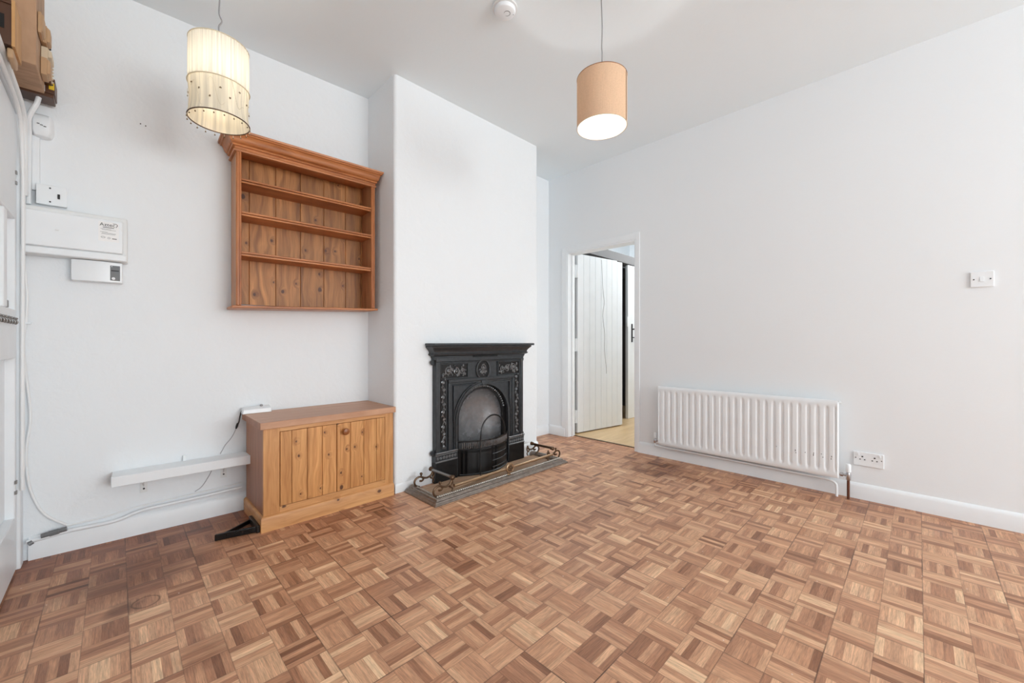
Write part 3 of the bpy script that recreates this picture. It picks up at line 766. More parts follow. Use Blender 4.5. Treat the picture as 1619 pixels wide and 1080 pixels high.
for E_, kn in ((es, 0), (es2, 1)):
    m = MB()
    for a, b in zip(E_[:-1], E_[1:]):
        m.prism([(a+.0018, yf-.002), (b-.0018, yf-.002), (b-.0004, yf+.002), (b-.0004, yf+.016), (a+.0004, yf+.016), (a+.0004, yf+.002)], 'z', .116, .515)
    d = W(m, 'door', 'cab_door', cb)
    if kn: W(MB().lathe([(.010, 0), (.009, .006), (.007, .010), (.012, .016), (.019, .021), (.0205, .026), (.018, .031), (.010, .034), (.002, .035)], (.976, yf-.002, .467), (.976, yf-1, .467), 24), 'knob', 'knob', d)
m = MB()
pr_ = [(0, 0), (0, .0), ]
rings = [[(x0-o, yb, z), (x0-o, yf-o, z), (x1, yf-o, z), (x1, yb, z)] for z, o in [(0, .013), (.068, .013), (.074, .011), (.080, .004), (.081, 0)]]
W(MB().loft(rings), 'plinth', 'cab_rail', cb)
m = MB().box(x0-.018, 1.304, yf-.018, 2.823, .541, .577)
W(m, 'worktop', 'cab_top', cb, bevel=.002)
W(MB().box(x0-.0185, x0-.0135, yf-.016, 2.82, .543, .5755), 'edge_strip', 'cab_side', cb)
# white box on the cabinet, its lead
rt = thing('network_box', 'flat white wedge-shaped box at the back left corner of the cabinet top', 'router', (.60, 2.79, .5775), -.03)
MB().hexa([(-.075, -.03, 0), (.075, -.03, 0), (.075, .028, 0), (-.075, .028, 0), (-.070, -.028, .026), (.073, -.028, .026), (.073, .028, .040), (-.070, .028, .034)]).build('case', 'white_plastic', rt, bevel=.004, seg=3)
MB().lathe([(.008, 0), (.008, .012), (.005, .016)], (.028, .012, .030), (.028, .012, 1), 16).build('button', 'gloss_grey', rt)
cable('power_lead', [(.545, 2.80, .602), (.530, 2.812, .592), (.524, 2.82, .565), (.519, 2.826, .53), (.512, 2.83, .508)], .0035, 'dark_cable', 'short black power lead hanging from the white box over the cabinet edge', 'lead')
t = thing('lead_connector', 'small black inline connector on the lead left of the cabinet', 'connector', (.513, 2.83, .50))
W(MB().lathe([(.003, 0), (.006, .004), (.0065, .02), (.005, .03), (.003, .036)], (.514, 2.829, .522), (.503, 2.832, .48), 10), 'body', 'dark_plastic', t)
cable('power_lead', [(.504, 2.832, .485), (.492, 2.835, .455), (.478, 2.838, .43), (.455, 2.84, .40), (.440, 2.84, .372), (.430, 2.838, .352)], .0021, 'grey_cable', 'grey lead rising from the small wall shelf toward the cabinet', 'lead')
cable('power_lead', [(.400, 2.838, .318), (.392, 2.842, .27), (.372, 2.845, .225), (.345, 2.847, .182), (.315, 2.846, .163)], .0021, 'grey_cable', 'grey lead hanging below the small wall shelf to the baseboard pipe', 'lead')
# black iron bracket on the floor
ib = thing('iron_bracket', 'black cast iron shelf bracket lying on the floor against the cabinet', 'bracket', (.53, 2.45, 0))
W(MB().hexa([(.352, 2.478, .001), (.530, 2.440, .001), (.532, 2.452, .001), (.356, 2.490, .001), (.352, 2.478, .032), (.530, 2.440, .032), (.532, 2.452, .032), (.356, 2.490, .032)]), 'arm', 'black_iron', ib, bevel=.003)
W(MB().box(.522, .5385, 2.425, 2.60, .001, .040), 'wall_plate', 'black_iron', ib, bevel=.003)
W(MB().hexa([(.395, 2.485, .004), (.523, 2.575, .004), (.523, 2.590, .004), (.388, 2.494, .004), (.395, 2.485, .026), (.523, 2.575, .026), (.523, 2.590, .026), (.388, 2.494, .026)]), 'brace', 'black_iron', ib, bevel=.003)

# ---------------------------------------------------------------- fireplace
fp = thing('fireplace', 'black cast iron fireplace with arched opening and floral side panels', 'fireplace', (2.04, BY, 0))
FX0, FX1, FY = 1.600, 2.482, 2.392; CXF = 2.041; AZ = .415; AR = .262
def archpts(cx, zc, r, z0, n=28, rz=None):
    rz = rz or r
    return [(cx-r, z0)]+[(cx-r*math.cos(PI*i/n), zc+rz*math.sin(PI*i/n)) for i in range(n+1)]+[(cx+r, z0)]
def outer_match(inner, X0, X1, Z0, Z1, cx, cz):
    out = []
    for x, z in inner:
        if z <= Z0+1e-6: out.append((X0 if x < cx else X1, Z0)); continue
        dx, dz = x-cx, z-cz
        if dz <= 0: out.append((X0 if x < cx else X1, z)); continue
        ts = []
        if abs(dx) > 1e-9: ts.append(((X1 if dx > 0 else X0)-cx)/dx)
        ts.append((Z1-cz)/dz); t = min(ts)
        out.append((cx+dx*t, cz+dz*t))
    return out
# corners need to be hit exactly: insert via fine sampling
inn = archpts(CXF, AZ, AR, 0, 64)
m = MB().strip(outer_match(inn, FX0, FX1, 0, .898, CXF, AZ), inn, 'y', FY, 2.432)
W(m, 'surround', 'iron', fp, smooth=False, merge=True)
# raised field steps: outer frame mouldings
def frame(mb, pts, wdt, y0, y1):
    """open rectangular moulding: left leg, top, right leg"""
    (xa, za), (xb, zt) = pts
    mb.box(xa, xa+wdt, y0, y1, za, zt-wdt).box(xb-wdt, xb, y0, y1, za, zt-wdt).box(xa, xb, y0, y1, zt-wdt, zt)
m = MB()
frame(m, ((FX0, .215), (FX1, .890)), .030, FY-.014, FY)
frame(m, ((1.630, .235), (2.452, .858)), .010, FY-.008, FY)
frame(m, ((1.705, .19), (2.377, .728)), .024, FY-.016, FY)
frame(m, ((1.729, .19), (2.353, .704)), .014, FY-.009, FY)
frame(m, ((1.752, .42), (2.330, .684)), .007, FY-.014, FY)
W(m, 'moulding', 'iron', fp, bevel=.003)
# arch mouldings
m = MB()
def archband(r0, r1, y0, y1, z0=.02):
    A = archpts(CXF, AZ, r0, z0, 40); B = archpts(CXF, AZ, r1, z0, 40)
    m.strip(A, B, 'y', y0, y1)
archband(AR-.004, AR+.012, FY-.020, FY+.01); archband(AR+.012, AR+.022, FY-.012, FY)
W(m, 'arch_moulding', 'iron', fp, smooth=False, merge=True)
m = MB().hexa([(CXF-.024, FY-.026, .665), (CXF+.024, FY-.026, .665), (CXF+.024, FY+.01, .665), (CXF-.024, FY+.01, .665), (CXF-.030, FY-.022, .706), (CXF+.030, FY-.022, .706), (CXF+.030, FY, .706), (CXF-.030, FY, .706)])
W(m, 'keystone', 'iron', fp, bevel=.004)
# register plate ring behind the arch, with leaf decoration
m = MB().strip(archpts(CXF, AZ, AR-.042, .02, 40), archpts(CXF, AZ, AR+.002, .02, 40), 'y', FY+.018, FY+.03)
W(m, 'inner_ring', 'iron_dark', fp, smooth=False, merge=True)
m = MB()
for i in range(3, 34):
    a = PI*i/36; rr = AR-.020
    c = (CXF-rr*math.cos(a), FY+.014, AZ+rr*math.sin(a))
    m.sphere(c, .0075 if i % 2 else .0055, 8)
    m.tube([(c[0]+.010*math.cos(b)*(1-j/14), c[1]-.001, c[2]+.010*math.sin(b)*(1-j/14)) for j, b in enumerate([q*.6 for q in range(9)])], .0022, 5)
W(m, 'leaf_relief', 'iron_orn', fp)
# concave burnished back plate (half dome)
def niche(R, yc, depth, z0):
    m = MB(); rings = []
    na, nz = 28, 14
    rows = []
    for j in range(nz+1):
        if j <= 3: z = z0+(AZ-z0)*j/3; rr = R
        else:
            b = (PI/2)*(j-3)/(nz-3)*.999; z = AZ+R*math.sin(b); rr = R*math.cos(b)
        row = []
        for i in range(na+1):
            a = PI*i/na; row.append((CXF-rr*math.cos(a), yc+depth*math.sin(a)*(rr/R), z))
        rows.append(row)
    vs = [p for r_ in rows for p in r_]; fs = []
    for j in range(nz):
        for i in range(na): fs.append((j*(na+1)+i, j*(na+1)+i+1, (j+1)*(na+1)+i+1, (j+1)*(na+1)+i))
    return m.add(vs, fs)
W(niche(AR-.040, FY+.028, .10, .02), 'fireback', 'iron_polish', fp)
# arched frame that stands on the grate
pts = [(1.912, 2.268, .02), (1.912, 2.268, .15), (1.912, 2.268, .275)]
pts += [(2.041-.129*math.cos(a), 2.262+.001*i, .31+.138*math.sin(a)) for i, a in enumerate([PI*j/18 for j in range(19)])]
pts += [(2.17, 2.285, .275)]
W(MB().tube(pts, .0055, 8), 'draught_arch', 'iron_dark', fp)
# bowed grate
def bow(u, x0=1.786, x1=2.296, y0=FY-.008, dep=.105):
    x = x0+(x1-x0)*u; s_ = math.sin(PI*u); return (x, y0-dep*(s_**.8 if s_ > 0 else 0))
gr = MB()
N_ = 40
def band(mb, z0, z1, off=0., th=.008):
    top = []; 
    for i in range(N_+1):
        x, y = bow(i/N_); top.append((x, y))
    for i in range(N_):
        (xa, ya_), (xb, yb_) = top[i], top[i+1]
        mb.hexa([(xa, ya_-off, z0), (xb, yb_-off, z0), (xb, yb_-off+th, z0), (xa, ya_-off+th, z0), (xa, ya_-off, z1), (xb, yb_-off, z1), (xb, yb_-off+th, z1), (xa, ya_-off+th, z1)])
band(gr, .258, .270, .005, .012); band(gr, .205, .213, .002); band(gr, .0125, .200, 0, .006); 
W(gr, 'grate_front', 'iron_dark', fp, merge=True)
m = MB()
for i in range(2, 39):
    x, y = bow((i+.3)/N_); m.box(x-.0035, x+.0035, y-.001, y+.006, .212, .260)
W(m, 'grate_bars', 'iron_orn', fp, bevel=.001)
m = MB()
for z in (.05, .10, .15):
    P_ = [(*bow(i/N_), z) for i in range(20, 37)]
    m.tube([(a, b-.002, c) for a, b, c in P_], .0035, 6)
P_ = [(*bow(i/N_), .02) for i in range(1, 40)]
m.tube([(a, b-.002, c+.002) for a, b, c in P_], .006, 6)
W(m, 'grate_ribs', 'iron', fp)
W(MB().prism([bow(i/N_) for i in range(N_+1)]+[(2.296, FY+.03), (1.786, FY+.03)], 'z', .18, .195), 'fire_bed', 'soot', fp)
# ash-pit box behind so the opening is closed
W(MB().box(1.745, 2.335, FY+.15, FY+.16, .001, .73), 'flue_back', 'soot', fp)
# plinth blocks, carved band and roll mouldings
for a, b in ((FX0-.006, 1.780), (2.302, FX1+.006)):
    W(MB().box(a, b, FY-.022, 2.43, .001, .150), 'plinth_block', 'iron_dark', fp, bevel=.004)
    W(MB().box(a, b, FY-.016, 2.43, .150, .212), 'carved_band', 'iron', fp)
    W(MB().cyl((a, FY-.018, .153), (b, FY-.018, .153), .006).cyl((a, FY-.020, .214), (b, FY-.020, .214), .007).cyl((a, FY-.016, .200), (b, FY-.016, .200), .005), 'roll_moulding', 'iron_orn', fp)
    m = MB(); n_ = 7
    for i in range(n_):
        cx = a+.018+(b-a-.036)*i/(n_-1)
        m.tube([(cx+.011*(1-j/16)*math.cos(j*.7), FY-.019, .177+.013*(1-j/16)*math.sin(j*.7)) for j in range(14)], .003, 6)
    W(m, 'leaf_relief', 'iron_orn', fp)
# floral side panels: climbing vine
def scroll(m, cx, cz, r, flip=1, turns=1.6, t=.0035, y=FY-.005, start=0.):
    n_ = 18
    m.tube([(cx+flip*r*(1-j/(n_*1.15))*math.cos(start+turns*2*PI*j/n_), y, cz+r*(1-j/(n_*1.15))*math.sin(start+turns*2*PI*j/n_)) for j in range(n_+1)], t, 6)
    m.sphere((cx, y-.002, cz), t*1.7, 8)
rr_ = random.Random(3)
for xc in (1.668, 2.412):
    W(MB().box(xc-.024, xc+.024, FY-.003, FY+.001, .25, .735), 'vine_field', 'iron_dark', fp)
    m = MB()
    for i in range(9):
        z = .285+.053*i; f = 1 if i % 2 else -1
        scroll(m, xc+f*.004, z, .0135, f)
        for q in range(3):
            a = rr_.random()*6.3; m.sphere((xc-f*.012+.004*math.cos(a), FY-.006, z+.026+.008*math.sin(a)), .0048, 7, 1.5)
    m.tube([(xc+.009*math.sin(z*60), FY-.004, z) for z in [.26+.012*i for i in range(39)]], .0026, 6)
    m.lathe([(.020, 0), (.022, .006), (.012, .012), (.008, .022)], (xc, FY-.004, .24), (xc, FY-.004, 1), 12)
    W(m, 'vine_relief', 'iron_orn', fp)
for xa, xb in ((1.645, 1.885), (2.197, 2.437)):
    W(MB().box(xa, xb, FY-.003, FY+.001, .740, .838), 'panel_field', 'iron_dark', fp)
    m = MB(); f = 1 if xa < 2 else -1; mid = (xa+xb)/2
    scroll(m, mid-f*.055, .789, .036, f, 1.7, .005); scroll(m, mid+f*.015, .785, .030, -f, 1.6, .0045, start=1.5); scroll(m, mid+f*.072, .790, .026, f, 1.5, .004, start=3)
    scroll(m, mid+f*.095, .762, .013, -f, 1.2, .003); scroll(m, mid-f*.10, .765, .013, f, 1.2, .003)
    for q in range(34):
        x = xa+.012+rr_.random()*(xb-xa-.024); z = .750+rr_.random()*.078
        m.sphere((x, FY-.006, z), .0035+rr_.random()*.004, 7, 1.0+rr_.random())
    W(m, 'floral_panel', 'iron_orn', fp)
    m = MB()
    for b_ in ((xa-.006, xa, .734, .844), (xb, xb+.006, .734, .844), (xa, xb, .838, .844), (xa, xb, .734, .740)): m.box(b_[0], b_[1], FY-.010, FY, b_[2], b_[3])
    W(m, 'panel_frame', 'iron', fp, bevel=.002)
# oval medallion
def oval(a, b, n=32): return [(CXF+a*math.cos(2*PI*i/n), .785+b*math.sin(2*PI*i/n)) for i in range(n)]
W(MB().tube([(x, FY-.006, z) for x, z in oval(.066, .074)], .008, 8, True), 'oval_frame', 'iron', fp)
W(MB().prism(oval(.056, .064), 'y', FY-.004, FY+.001), 'oval_field', 'iron_dark', fp)
m = MB(); scroll(m, CXF, .80, .026, 1, 1.5, .0045); scroll(m, CXF-.012, .765, .018, -1, 1.5, .004); scroll(m, CXF+.018, .768, .016, 1, 1.4, .004)
for q in range(18):
    a = rr_.random()*6.3; r_ = rr_.random()**.5
    m.sphere((CXF+.042*r_*math.cos(a), FY-.007, .785+.05*r_*math.sin(a)), .004+.003*rr_.random(), 7)
W(m, 'oval_relief', 'iron_orn', fp)
# dentil strip and mantel
m = MB()
for i in range(22): m.box(1.93+.0115*i, 1.937+.0115*i, FY-.024, FY-.008, .887, .897)
W(m, 'dentils', 'iron_dark', fp)
prof = [(.872, .0), (.874, .010), (.886, .012), (.890, .016), (.898, .016), (.901, .022), (.908, .034), (.915, .036), (.920, .030), (.928, .030), (.940, .036), (.952, .046), (.962, .056), (.966, .058), (.972, .058), (.974, .050)]
W(MB().crown(FX0, FX1, FY, 2.424, prof), 'mantel_moulding', 'iron', fp)
W(MB().box(FX0-.064, FX1+.064, FY-.088, 2.424, .974, .992), 'mantel_shelf', 'iron', fp, bevel=.005, seg=3)
for x, f in ((FX0, -1), (FX1, 1)):
    for z in (.215, .855):
        W(MB().cyl((x-.006*f, 2.412, z), (x+.022*f, 2.412, z), .011, 14).lathe([(.02, 0), (.02, .008)], (x+.010*f, 2.408, z), (x+.010*f, 1, z), 16), 'lug', 'iron', fp)

# ---------------------------------------------------------------- hearth, fender, poker
struct_h = tag(MB().box(1.42, 2.63, 2.10, 2.368, .0005, .012).build('hearth', 'hearth', bevel=.002), 'dusty brown boarded hearth inside the fender', 'hearth')
fd = thing('fender', 'ornate bronze fender with brass rails in front of the fireplace', 'fender', (2.02, 2.06, 0))
A0, A1, F0, FB = 1.370, 2.672, 2.045, 2.405
prof = [(0, 0), (0, .006), (.006, .012), (.010, .012), (.016, .020), (.022, .021), (.028, .020), (.034, .030), (.040, .033), (.052, .037), (.062, .036), (.070, .030), (.074, .030), (.076, .012)]
prof = prof+[(.076, 0)]
rings = []
for o, z in prof: rings.append([(A0+o, FB, z), (A0+o, F0+o, z), (A1-o, F0+o, z), (A1-o, FB, z)])
m = MB().loft(rings+[rings[0]], closed=False)
for e in (0, 3): m.add([r_[e] for r_ in rings], [tuple(range(len(rings)))])
W(m, 'base', 'fender', fd, merge=True)
m = MB()
def along(o, step):
    pts = []
    P4 = [(A0+o, FB-.01), (A0+o, F0+o), (A1-o, F0+o), (A1-o, FB-.01)]
    for (xa, ya_), (xb, yb_) in zip(P4[:-1], P4[1:]):
        L_ = math.hypot(xb-xa, yb_-ya_); n_ = int(L_/step)
        for i in range(n_): pts.append((xa+(xb-xa)*i/n_, ya_+(yb_-ya_)*i/n_))
    return pts
for x, y in along(.052, .015): m.sphere((x, y, .0375), .0075, 8)
for x, y in along(.034, .011): m.sphere((x, y, .031), .0042, 6)
o_ = W(m, 'beading', 'fender_bead', fd)
# scroll supports
def support(px, py, f, ang=0.):
    """scroll bracket standing on the base, in the vertical plane through direction (cos ang, sin ang)"""
    ca, sa = math.cos(ang), math.sin(ang)
    def P(u, z): return (px+u*1.7*ca, py+u*1.7*sa, z-.004)
    m = MB()
    c = [(0.0, .038), (-.012, .050), (-.018, .070), (-.014, .090), (0, .102), (.014, .098), (.022, .084), (.016, .072), (.006, .074)]
    m.tube(smoothpath([P(u, z) for u, z in c], 5), .0068, 8)
    c = [(.012, .100), (.026, .088), (.040, .084), (.056, .092), (.064, .108), (.066, .122)]
    m.tube(smoothpath([P(u, z) for u, z in c], 5), .0068, 8)
    c = [(.066, .12), (.070, .100), (.068, .080), (.060, .072), (.054, .082)]
    m.tube(smoothpath([P(u, z) for u, z in c], 5), .0058, 8)
    m.tube(smoothpath([P(u, z) for u, z in [(.062, .074), (.07, .058), (.066, .04)]], 5), .0045, 8)
    m.sphere(P(.012, .120), .010, 10); m.cyl(P(.012, .10), P(.012, .116), .005, 8)
    m.lathe([(.012, 0), (.010, .006)], P(0, .036), None, 12)
    return m
for (px, py, a) in ((1.430, 2.112, .04), (1.438, 2.345, .0)): W(support(px, py, 1, a), 'scroll_support', 'brass_dark', fd)
for (px, py, a) in ((2.615, 2.112, PI-.04), (2.604, 2.335, PI)): W(support(px, py, 1, a), 'scroll_support', 'brass_dark', fd)
for xl, mt in ((1.546, 'steel'), (2.553, 'brass_dark')):
    ya_, yb_ = 2.12, (2.352 if xl < 2 else 2.335)
    W(MB().cyl((xl, ya_, .128), (xl, yb_, .124), .0095, 16), 'side_rail', mt, fd)
    for y, f in ((ya_, -1), (yb_, 1)):
        W(MB().lathe([(.011, -.012), (.014, -.006), (.014, 0), (.010, .003), (.015, .008), (.016, .013), (.011, .018), (.004, .021)], (xl, y, .126), (xl, y+f, .126), 16), 'finial', 'brass_dark', fd)
W(MB().cyl((1.550, 2.100, .077), (2.535, 2.100, .083), .0105, 18), 'front_rail', 'brass', fd)
W(MB().lathe([(.034, 0), (.038, .004), (.038, .009), (.032, .013), (.029, .010), (.002, .012)], (2.04, 2.092, .085), (2.04, 0, .085), 28).tube(smoothpath([(2.04, 2.098, .050), (2.024, 2.095, .044), (2.035, 2.09, .038), (2.052, 2.095, .036)], 5), .006, 8), 'medallion', 'brass', fd)
m = MB()
for i in range(5):
    a = 2*PI*i/5; m.sphere((2.04+.016*math.cos(a), 2.080, .085+.016*math.sin(a)), .008, 8)
m.sphere((2.04, 2.079, .085), .007, 8)
W(m, 'rosette', 'brass_dark', fd)
tag(MB().cyl((1.50, 2.135, .040), (1.93, 2.205, .022), .0032, 10).cyl((1.80, 2.184, .0275), (1.93, 2.205, .022), .0055, 10).build('poker', 'brass'), 'thin pale brass poker lying inside the fender', 'poker')
# ---------------------------------------------------------------- radiator
rd = thing('radiator', 'white ribbed panel radiator low on the right wall', 'radiator', (XB, .96, .10))
RX = XB-.085; ry0, ry1, rz0, rz1 = .360, 1.569, .124, .622
def sst(a, b, x):
    t = max(0, min(1, (x-a)/(b-a))); return t*t*(3-2*t)
ny, nz = 24*10, 40
flutes = 24; mg = .012
vs = []; fs = []
for j in range(nz+1):
    for i in range(ny+1):
        y = ry0+(ry1-ry0)*i/ny; z = rz0+(rz1-rz0)*j/nz
        u = (y-ry0-mg)/((ry1-ry0-2*mg)/flutes)
        fr = abs((u % 1)-.5)*2                       # 0 centre of a rib, 1 in a valley
        dz_ = min(z-rz0, rz1-z); fade = sst(.035, .058, dz_)
        d = sst(.45, .95, fr)*.009*fade
        if u < 0 or u > flutes: d = .0
        if min(y-ry0, ry1-y) < .002 or dz_ < .002: d = .006
        vs.append((RX+d, y, z))
for j in range(nz):
    for i in range(ny):
        a = j*(ny+1)+i; fs.append((a, a+1, a+ny+2, a+ny+1))
m = MB().add(vs, fs)
m.box(RX+.006, RX+.020, ry0, ry1, rz0, rz1)
W(m, 'panel', 'gloss', rd, smooth=True)
W(MB().box(RX+.020, RX+.050, ry0+.02, ry1-.02, rz0+.03, rz1-.02), 'fins', 'offwhite_plastic', rd)
for y in (.56, 1.37): W(MB().box(RX+.05, XB-.001, y-.02, y+.02, .18, .58), 'bracket', 'gloss', rd)
W(MB().cyl((RX+.018, ry0+.012, rz1-.012), (RX+.018, ry0-.012, rz1-.012), .008, 10), 'bleed_valve', 'gloss', rd)
# chips in the paint
chips = [(.395, .258, .010), (.397, .243, .008), (.440, .245, .006), (.448, .265, .005), (.490, .250, .012), (.489, .262, .008), (.535, .258, .006), (.590, .262, .012), (.587, .246, .006), (.700, .268, .004)]
m = MB()
for y, z, h in chips: m.box(RX-.0006, RX+.001, y-.0022, y+.0022, z-h/2, z+h/2)
W(m, 'chipped_paint', 'display', rd)
# valves: left end
v = W(MB().cyl((RX+.025, ry1+.002, .150), (RX+.025, ry1+.032, .150), .008, 12).lathe([(.011, 0), (.013, .01), (.013, .03), (.009, .036)], (RX+.025, ry1+.034, .128), None, 16), 'valve', 'chrome', rd)
W(MB().lathe([(.012, 0), (.0125, .01), (.012, .04), (.009, .046)], (RX+.025, ry1+.034, .170), None, 18), 'valve_cap', 'white_plastic', v)
v = W(MB().cyl((RX+.025, ry0-.002, .150), (RX+.025, ry0-.040, .150), .008, 12).cyl((RX+.025, ry0-.006, .150), (RX+.025, ry0-.020, .150), .013, 6).lathe([(.009, 0), (.013, .006), (.013, .04), (.010, .05)], (RX+.025, ry0-.046, .118), None, 16), 'valve', 'chrome', rd)
W(MB().lathe([(.014, 0), (.0145, .01), (.014, .045), (.011, .05)], (RX+.025, ry0-.046, .172), None, 18), 'valve_cap', 'white_plastic', v)
tag(MB().cyl((RX+.025, ry0-.046, .001), (RX+.025, ry0-.046, .118), .0078, 14).build('radiator_pipe', 'copper'), 'bare copper pipe rising from the floor into the right-hand radiator valve', 'pipe')
tag(MB().tube(smoothpath([(RX+.025, ry1+.034, .128), (RX+.025, ry1+.030, .108), (RX+.030, ry1+.0, .103), (RX+.040, 1.2, .100), (RX+.045, .9, .098), (RX+.042, .60, .098), (RX+.036, .46, .100), (RX+.028, .40, .096), (RX+.026, .376, .080), (RX+.026, .372, .05), (RX+.026, .372, .001)], 6), .0075, 12).build('radiator_pipe', 'gloss'), 'white painted pipe running under the radiator and down to the floor', 'pipe')

# ---------------------------------------------------------------- socket and switch on the right wall
t = thing('wall_socket', 'white double mains socket right of the radiator', 'socket', (XB, .2215, .21))
W(MB().box(XB-.010, XB-.001, .149, .294, .213, .301), 'face_plate', 'white_plastic', t, bevel=.003, seg=3)
m = MB()
def sl(y, z, w_, h_): m.box(XB-.0112, XB-.0098, y-w_/2, y+w_/2, z-h_/2, z+h_/2)
for yc in (.250, .192):
    sl(yc, .273, .008, .007); sl(yc-.011, .255, .007, .005); sl(yc+.011, .255, .007, .005)
W(m, 'pin_holes', 'hole', t)
for yc in (.282, .160): W(MB().cyl((XB-.010, yc, .262), (XB-.0118, yc, .262), .003, 10), 'screw', 'dark_steel', t)
for yc in (.270, .168): W(MB().box(XB-.0135, XB-.010, yc-.005, yc+.005, .278, .294), 'rocker', 'white_plastic', t, bevel=.001)
t = thing('light_switch', 'white single light switch plate high on the right wall', 'switch', (XB, -.245, 1.30))
W(MB().box(XB-.009, XB-.001, -.288, -.202, 1.302, 1.388), 'face_plate', 'white_plastic', t, bevel=.003, seg=3)
W(MB().hexa([(XB-.013, -.252, 1.332), (XB-.013, -.236, 1.332), (XB-.009, -.236, 1.332), (XB-.009, -.252, 1.332), (XB-.0105, -.252, 1.358), (XB-.0105, -.236, 1.358), (XB-.009, -.236, 1.358), (XB-.009, -.252, 1.358)]), 'rocker', 'white_plastic', t, bevel=.001)
for y in (-.275, -.215): W(MB().cyl((XB-.009, y, 1.345), (XB-.0102, y, 1.345), .0035, 10), 'screw', 'dark_steel', t)

# ---------------------------------------------------------------- smoke detector
sd = thing('smoke_detector', 'round white smoke detector on the ceiling', 'smoke detector', (1.463, 1.535, H))
def dn(prof, c, n=40): return MB().lathe(prof, c, (c[0], c[1], c[2]-1), n)
dn([(.062, 0), (.066, .004), (.066, .012)], (0, 0, -.0005), 40).build('base', 'offwhite_plastic', sd)
dn([(.056, 0), (.057, .008), (.052, .018), (.040, .024), (.004, .026)], (0, 0, -.013), 40).build('cover', 'white_plastic', sd)
a_ = [i*2*PI/32 for i in range(32)]
MB().tube([(.004+.016*math.cos(a), -.012+.016*math.sin(a), -.0375) for a in a_], .0014, 6, True).build('test_button', 'dark_steel', sd)
MB().tube([(.056*math.cos(a), .056*math.sin(a), -.018) for a in [PI*.05+PI*.55*i/20 for i in range(21)]], .0016, 6).build('vent_slot', 'dark_steel', sd)
MB().sphere((.036, -.026, -.033), .003, 8).build('indicator', 'dark_steel', sd)

# ---------------------------------------------------------------- pendant lamps
def point(name, loc, e, col, r):
    l = bpy.data.lights.new(name, 'POINT'); l.energy = e; l.color = col; l.shadow_soft_size = r
    o = bpy.data.objects.new(name, l); COL.objects.link(o); o.location = loc; return o
# cream lamp
LX, LY = .327, 2.178
p = thing('pendant_lamp', 'cream pleated pendant shade with embroidered beaded skirt, hanging left', 'pendant lamp', (LX, LY, H), 0, 'pendant lamps')
zb, zm, zt = 1.976-H, 2.125-H, 2.308-H; R = .110
def drum(prof, n=72, th=.0012):
    m = MB(); k = len(prof)
    return m.lathe(prof, (0, 0, 0), None, n, cap=False)
m = MB(); vs = []; n = 144
prof = [(R*.995, zt), (R, zt-.05), (R, zt-.10), (R, zm)]
rings = []
for r_, z in prof: rings.append([((r_+.0012*math.sin(36*2*PI*i/n))*math.cos(2*PI*i/n), (r_+.0012*math.sin(36*2*PI*i/n))*math.sin(2*PI*i/n), z) for i in range(n)])
m.loft(rings, cap=False).build('shade', 'shade_cream', p)
prof = [(R+.001, zm+.004), (R-.001, zm-.03), (R-.004, zm-.07), (R-.003, zm-.11), (R+.003, zb)]
sk = drum(prof).build('skirt', 'shade_skirt', p)
def ringt(r_, z, t, k=48): return MB().tube([(r_*math.cos(2*PI*i/k), r_*math.sin(2*PI*i/k), z) for i in range(k)], t, 8, True)
ringt(R, zt, .0022).build('top_ring', 'shade_trim', p)
ringt(R+.003, zm, .0022).build('middle_ring', 'shade_trim', p)
ringt(R+.003, zb, .0025).build('bottom_ring', 'brass_dark', p)
m = MB()
rs = random.Random(5)
for i in range(20):
    a = 2*PI*i/20
    m.cyl(((R+.003)*math.cos(a), (R+.003)*math.sin(a), zb), ((R+.004)*math.cos(a), (R+.004)*math.sin(a), zb-.012), .0008, 5)
m.build('fringe_threads', 'shade_trim', p)
for i in range(20):
    a = 2*PI*i/20
    MB().sphere(((R+.004)*math.cos(a), (R+.004)*math.sin(a), zb-.015), .0032, 8).build('bead', 'bead', p)
m = MB()
for i in range(18):
    a = 2*PI*i/18+rs.random()*.1; z = zm-.035-.075*((i*7) % 5)/5; rr2 = R+.0005
    for q in range(4):
        b = q*PI/2+rs.random(); m.sphere((rr2*math.cos(a+.02*math.cos(b)), rr2*math.sin(a+.02*math.cos(b)), z+.002*math.sin(b)), .0022, 6)
m.build('sewn_beads', 'bead', sk)
m = MB()
for i in range(9):
    a0 = 2*PI*i/9; path = []
    for j in range(16):
        u = j/15; a = a0+.55*u; z = zm-.02-.10*u+.028*math.sin(u*7+i)
        path.append(((R+.0006)*math.cos(a), (R+.0006)*math.sin(a), z))
    m.tube(path, .0007, 5)
m.build('embroidery', 'shade_trim', sk)
for a in (0, 2*PI/3, 4*PI/3): MB().tube([(.018*math.cos(a), .018*math.sin(a), zt-.012), (R*math.cos(a), R*math.sin(a), zt)], .0014, 6).build('spider_arm', 'shade_trim', p)
MB().lathe([(.018, 0), (.020, .01), (.018, .05), (.008, .06)], (0, 0, zt-.055), None, 20).build('lamp_holder', 'white_plastic', p)
MB().lathe([(.002, 0), (.018, .008), (.028, .03), (.029, .045), (.020, .07), (.013, .085)], (0, 0, zt-.145), None, 20).build('bulb', 'bulb', p)
cd = smoothpath([(0, 0, zt), (0, 0, zt+.05), (-.002, .001, zt+.09), (.008, -.006, zt+.115), (-.001, .001, zt+.15), (.001, 0, zt+.22), (-.002, .001, zt+.3), (0, 0, -.02)], 6)
MB().tube(cd, .003, 8).build('flex', 'gloss_grey', p)
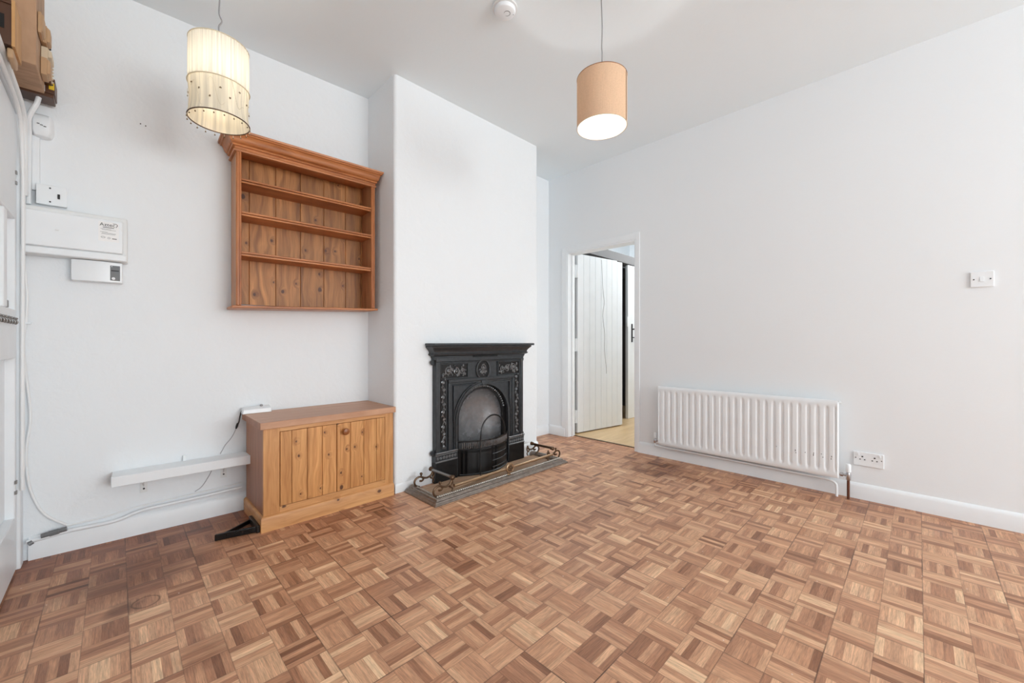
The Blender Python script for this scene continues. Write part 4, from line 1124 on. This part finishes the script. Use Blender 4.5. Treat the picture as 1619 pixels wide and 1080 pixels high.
dn([(.045, 0), (.045, .01), (.03, .022), (.008, .03)], (0, 0, -.0005), 24).build('ceiling_rose', 'white_plastic', p)
point('cream_lamp_bulb', (LX, LY, zt+H-.115), 8.0, (1, .95, .87), .03)
# tan lamp
LX, LY = 1.696, 1.091
p = thing('pendant_lamp', 'plain tan fabric drum pendant with a glowing open underside, hanging right', 'pendant lamp', (LX, LY, H), 0, 'pendant lamps')
zb, zt = 2.052-H, 2.292-H; R = .120
sh = drum([(R, zt), (R, (zt+zb)/2), (R, zb)], 80).build('shade', 'shade_tan', p)
a_ = -1.35
MB().lathe([(R-.003, zt), (R-.003, zb)], (0, 0, 0), None, 80, cap=False).build('lining', 'lining', sh)
for a in (-1.36,): MB().box(R*math.cos(a)-.0012, R*math.cos(a)+.0016, R*math.sin(a)-.0016, R*math.sin(a)+.0012, zb, zt).build('seam', 'brass_dark', sh)
ringt(R, zt, .0016).build('top_ring', 'knob', p); ringt(R, zb, .0016).build('bottom_ring', 'shade_trim', p)
for a in (0, 2*PI/3, 4*PI/3): MB().tube([(.018*math.cos(a), .018*math.sin(a), zt-.012), (R*math.cos(a), R*math.sin(a), zt)], .0014, 6).build('spider_arm', 'shade_trim', p)
MB().lathe([(.018, 0), (.020, .01), (.018, .05), (.008, .062), (.004, .09)], (0, 0, zt-.055), None, 20).build('lamp_holder', 'white_plastic', p)
MB().lathe([(.002, 0), (.018, .008), (.030, .03), (.031, .045), (.020, .07), (.013, .085)], (0, 0, zt-.145), None, 20).build('bulb', 'bulb', p)
cd = smoothpath([(0, 0, zt+.03), (.002, -.001, zt+.12), (.0, .0, zt+.16), (.003, -.001, zt+.25), (0, 0, zt+.33), (-.002, .001, zt+.38), (0, 0, -.02)], 6)
MB().tube(cd, .003, 8).build('flex', 'gloss_grey', p)
dn([(.045, 0), (.045, .01), (.03, .022), (.008, .03)], (0, 0, -.0005), 24).build('ceiling_rose', 'white_plastic', p)
point('tan_lamp_bulb', (LX, LY, zt+H-.115), 30.0, (1, .98, .96), .03)
